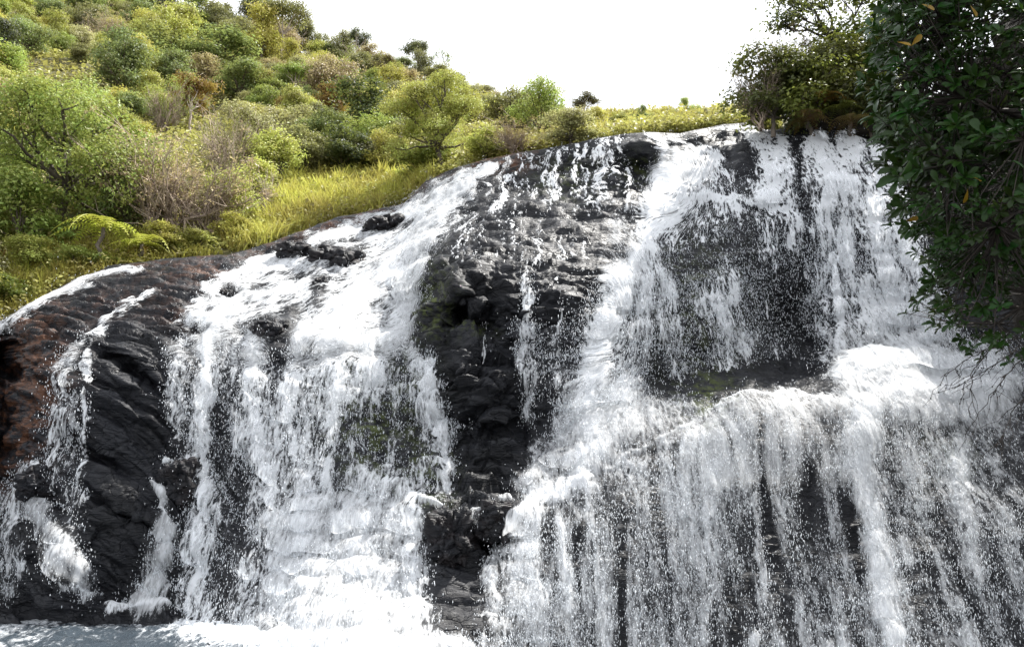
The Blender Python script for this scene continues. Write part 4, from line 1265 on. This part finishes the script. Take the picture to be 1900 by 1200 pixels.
while nros < 2900:
    v = rs.uniform(-420, 690) if rs.rand() < .8 else rs.uniform(-60, 520)
    edge_u = np.interp(v, OUT_V, OUT_U) + 6 + 26 * math.sin(v * .031 + 1) * math.sin(v * .013) + rs.normal(0, 16)
    u = edge_u + rs.exponential(150) if rs.rand() < .6 else rs.uniform(edge_u, 2250)
    if u > 2300 or (v > 600 and rs.rand() < .6): continue
    depth = rs.uniform(8.6, 13.2) if v < 450 else rs.uniform(9.5, 13)
    near = np.clip((u - edge_u) / 250, 0, 1)
    Y = depth - .5 * near
    c = unproj(u, v, Y)
    if v > 520 and rs.rand() < .45: continue
    a = AN[np.argmin(((AN + base - c) ** 2).sum(1))] + base
    outd = c - a; L_ = np.linalg.norm(outd) + 1e-6
    if L_ > 2.6 and rs.rand() < .8: continue
    ax = outd / L_ * .6 + np.array([-.35, -.25, .55]) + rs.normal(0, .25, 3)
    ax /= np.linalg.norm(ax)
    p = np.array([a, a + (c - a) * .5 + rs.normal(0, .06, 3) - np.array([0, 0, .05 * L_]), c])
    tw.add(*tube(p - base, [.011, .007, .004], 4))
    s1 = np.cross(ax, [0, 0, 1.0]); s1 /= np.linalg.norm(s1) + 1e-6; s2 = np.cross(ax, s1)
    k = rs.randint(6, 10)
    lsz = rs.uniform(.75, 1.12)
    tint0 = np.clip(rs.normal(.42, .2), 0, 1)
    for j in range(k):
        th = 2.4 * j + rs.rand() * .5
        ln = rs.uniform(.13, .25) * (.75 if j > k - 3 else 1) * (.72 if v > 330 else 1) * lsz
        op = rs.uniform(.7, 1.25) if j < k - 2 else rs.uniform(.3, .6)
        rad_ = s1 * math.cos(th) + s2 * math.sin(th)
        d = ax * math.cos(op) + rad_ * math.sin(op)
        d = d + np.array([0, 0, -.22]); d /= np.linalg.norm(d)
        sd = np.cross(d, ax); sd /= np.linalg.norm(sd) + 1e-6
        nn = np.cross(sd, d)
        if nn[2] < 0 and rs.rand() < .5: nn = -nn
        V = (c - base) - ax * .02 * j * .4 + ln * (LV[:, :1] * d + LV[:, 1:2] * .95 * sd + LV[:, 2:] * nn * 1.6)
        tt = np.clip(tint0 + rs.normal(0, .1), 0, 1)
        lf.add(V, LF, tt)
    nros += 1
link('trunk', stem.mesh('trunk', M_DARKBARK), o)
link('twigs', tw.mesh('twigs', M_DARKBARK), o)
q = link('leaves', lf.mesh('leaves', M_GLOSS, True), o); q.color = (0.013, 0.042, 0.005, 1)
# a few yellowing leaves
yl = MB()
for (u, v, Y) in [(1664, 78, 8.5), (1690, 86, 8.5), (1710, 8, 8.4), (1806, 330, 8.3), (1796, 350, 8.3), (1905, 200, 8.2), (1800, 10, 8.4), (1680, 410, 9.3)]:
    c = unproj(u, v, Y) - base
    d = rs.normal(0, 1, 3) * .5 + np.array([.2, -.2, -.5]); d /= np.linalg.norm(d)
    sd = np.cross(d, [.3, -1, .2]); sd /= np.linalg.norm(sd); nn = np.cross(sd, d)
    yl.add(c + .17 * (LV[:, :1] * d + LV[:, 1:2] * sd + LV[:, 2:] * nn), LF, .6)
q = link('yellow_leaves', yl.mesh('yellow_leaves', M_GLOSS), o); q.color = (0.2, 0.12, 0.012, 1)

# hanging bare twigs below it
def hang_twig(name, pts_, label, seed, kids=9):
    rs = np.random.RandomState(seed)
    mb = MB(); bd = MB()
    P = np.array([unproj(*q) for q in pts_])
    o = thing(name, P[0], label, 'twig', 'bare twigs hanging over the falls')
    Q_ = P - P[0]
    tt = np.linspace(0, 1, 14)
    cur = np.stack([np.interp(tt, np.linspace(0, 1, len(Q_)), Q_[:, i]) for i in range(3)], -1)
    cur += rs.normal(0, .012, cur.shape)
    mb.add(*tube(cur, np.linspace(.009, .0035, 14), 5))
    for i in range(kids):
        s_ = cur[rs.randint(2, 14)]
        e = s_ + np.array([rs.normal(-.12, .22), rs.normal(0, .1), -rs.uniform(.12, .5)])
        p = limb(mb, s_, e, .0045, .0022, rs, 4, 5, .08)
        for q in p[1::2]:
            bd.add(q + OCT_V * rs.uniform(.008, .015), OCT_F)
    link('stem', mb.mesh('stem', M_DARKBARK), o)
    link('buds', bd.mesh('buds', M_DARKBARK), o)
for k, (pts_, lab) in enumerate([
  ([(1850, 640, 11), (1800, 665, 10.8), (1745, 700, 10.6)], 'bare twig arching furthest out over the white spray'),
  ([(1850, 630, 11), (1805, 690, 10.9), (1800, 770, 10.7)], 'bare budded twig hanging straight down past the white spray'),
  ([(1900, 660, 11), (1850, 720, 10.8), (1800, 790, 10.6)], 'bare twig hanging lowest across the misty water'),
  ([(1930, 700, 11), (1880, 760, 10.8), (1850, 830, 10.6)], 'bare twig at the right edge below the dark bank'),
  ([(1900, 640, 11.2), (1840, 680, 11), (1770, 720, 10.9)], 'fine bare twig crossing behind the arching one')]):
    hang_twig('hanging_twig', pts_, lab, 500 + k)

# ------------------------------------------------------------------ boulders at the foot and in the cascade
def boulder(u, v, Y, wpx, hpx, label, seed, dpt=1.0, sink=.35):
    """an angular lump bedded into the rock behind it"""
    sc = px_size(1, Y, v)
    w, h = wpx * sc / 2, hpx * sc / 2
    th, ph = np.meshgrid(np.linspace(0.001, math.pi - .001, 60), np.linspace(0, 2 * math.pi, 120), indexing='ij')
    d = np.stack([np.sin(th) * np.cos(ph), np.sin(th) * np.sin(ph), np.cos(th)], -1)
    q = np.sign(d) * np.abs(d) ** .8
    P = q * np.array([w, w * dpt, h])
    S = P / w
    n = fbm(S * 1.1 + seed * 3.7, 3, seed)
    f1_, f2_, ci_, of_ = voronoi(S * 1.5 + seed * 1.3, seed)
    P = P * (1 + .42 * n + (ci_ - .5) * .35)[..., None] - d * (w * .14 * (1 - sstep(0, .14, f2_ - f1_)) - w * .05 * fbm(S * np.array([2, 2, 7.0]), 3, seed + 5))[..., None]
    a = R(rng.uniform(-18, 18)); c, s_ = math.cos(a), math.sin(a)
    P = np.stack([P[..., 0] * c + P[..., 2] * s_, P[..., 1], P[..., 2] * c - P[..., 0] * s_], -1)
    z = np.zeros(P[..., 0].size)
    o = link('boulder', np_mesh('boulder', P.reshape(-1, 3), grid_faces(60, 120)[:, ::-1], {'rust': ('POINT', z + .06), 'moss': ('POINT', z)}, True, M_ROCK), label=label, cat='boulder')
    o.location = unproj(u, v, Y + sink * w)
boulder(836, 1000, 19.7, 84, 110, 'rounded dark boulder at the foot of the left cascade, left of the gap', 1)
boulder(916, 966, 20.1, 66, 70, 'dark pointed boulder right of the gap at the foot of the falls', 2)
boulder(625, 484, 29.0, 100, 46, 'flat black boulder high in the left cascade with water around it', 3)
boulder(556, 470, 29.3, 64, 30, 'small black boulder left of the flat one high in the cascade', 4)
boulder(502, 614, 24.3, 72, 34, 'low black boulder at the brink of the left curtain', 5)
boulder(424, 547, 26.2, 30, 20, 'small brown boulder at the left edge of the cascade', 6)
boulder(590, 545, 27.0, 30, 60, 'upright black boulder in the middle of the left slide', 7)
boulder(712, 418, 32.2, 70, 26, 'small flat reddish boulder near the top of the left cascade', 8)
boulder(338, 890, 22.4, 70, 80, 'dark boulder splitting the stream at the left of the curtain', 9)
boulder(62, 895, 21.6, 60, 50, 'small dark boulder in the side stream at the far left', 10)
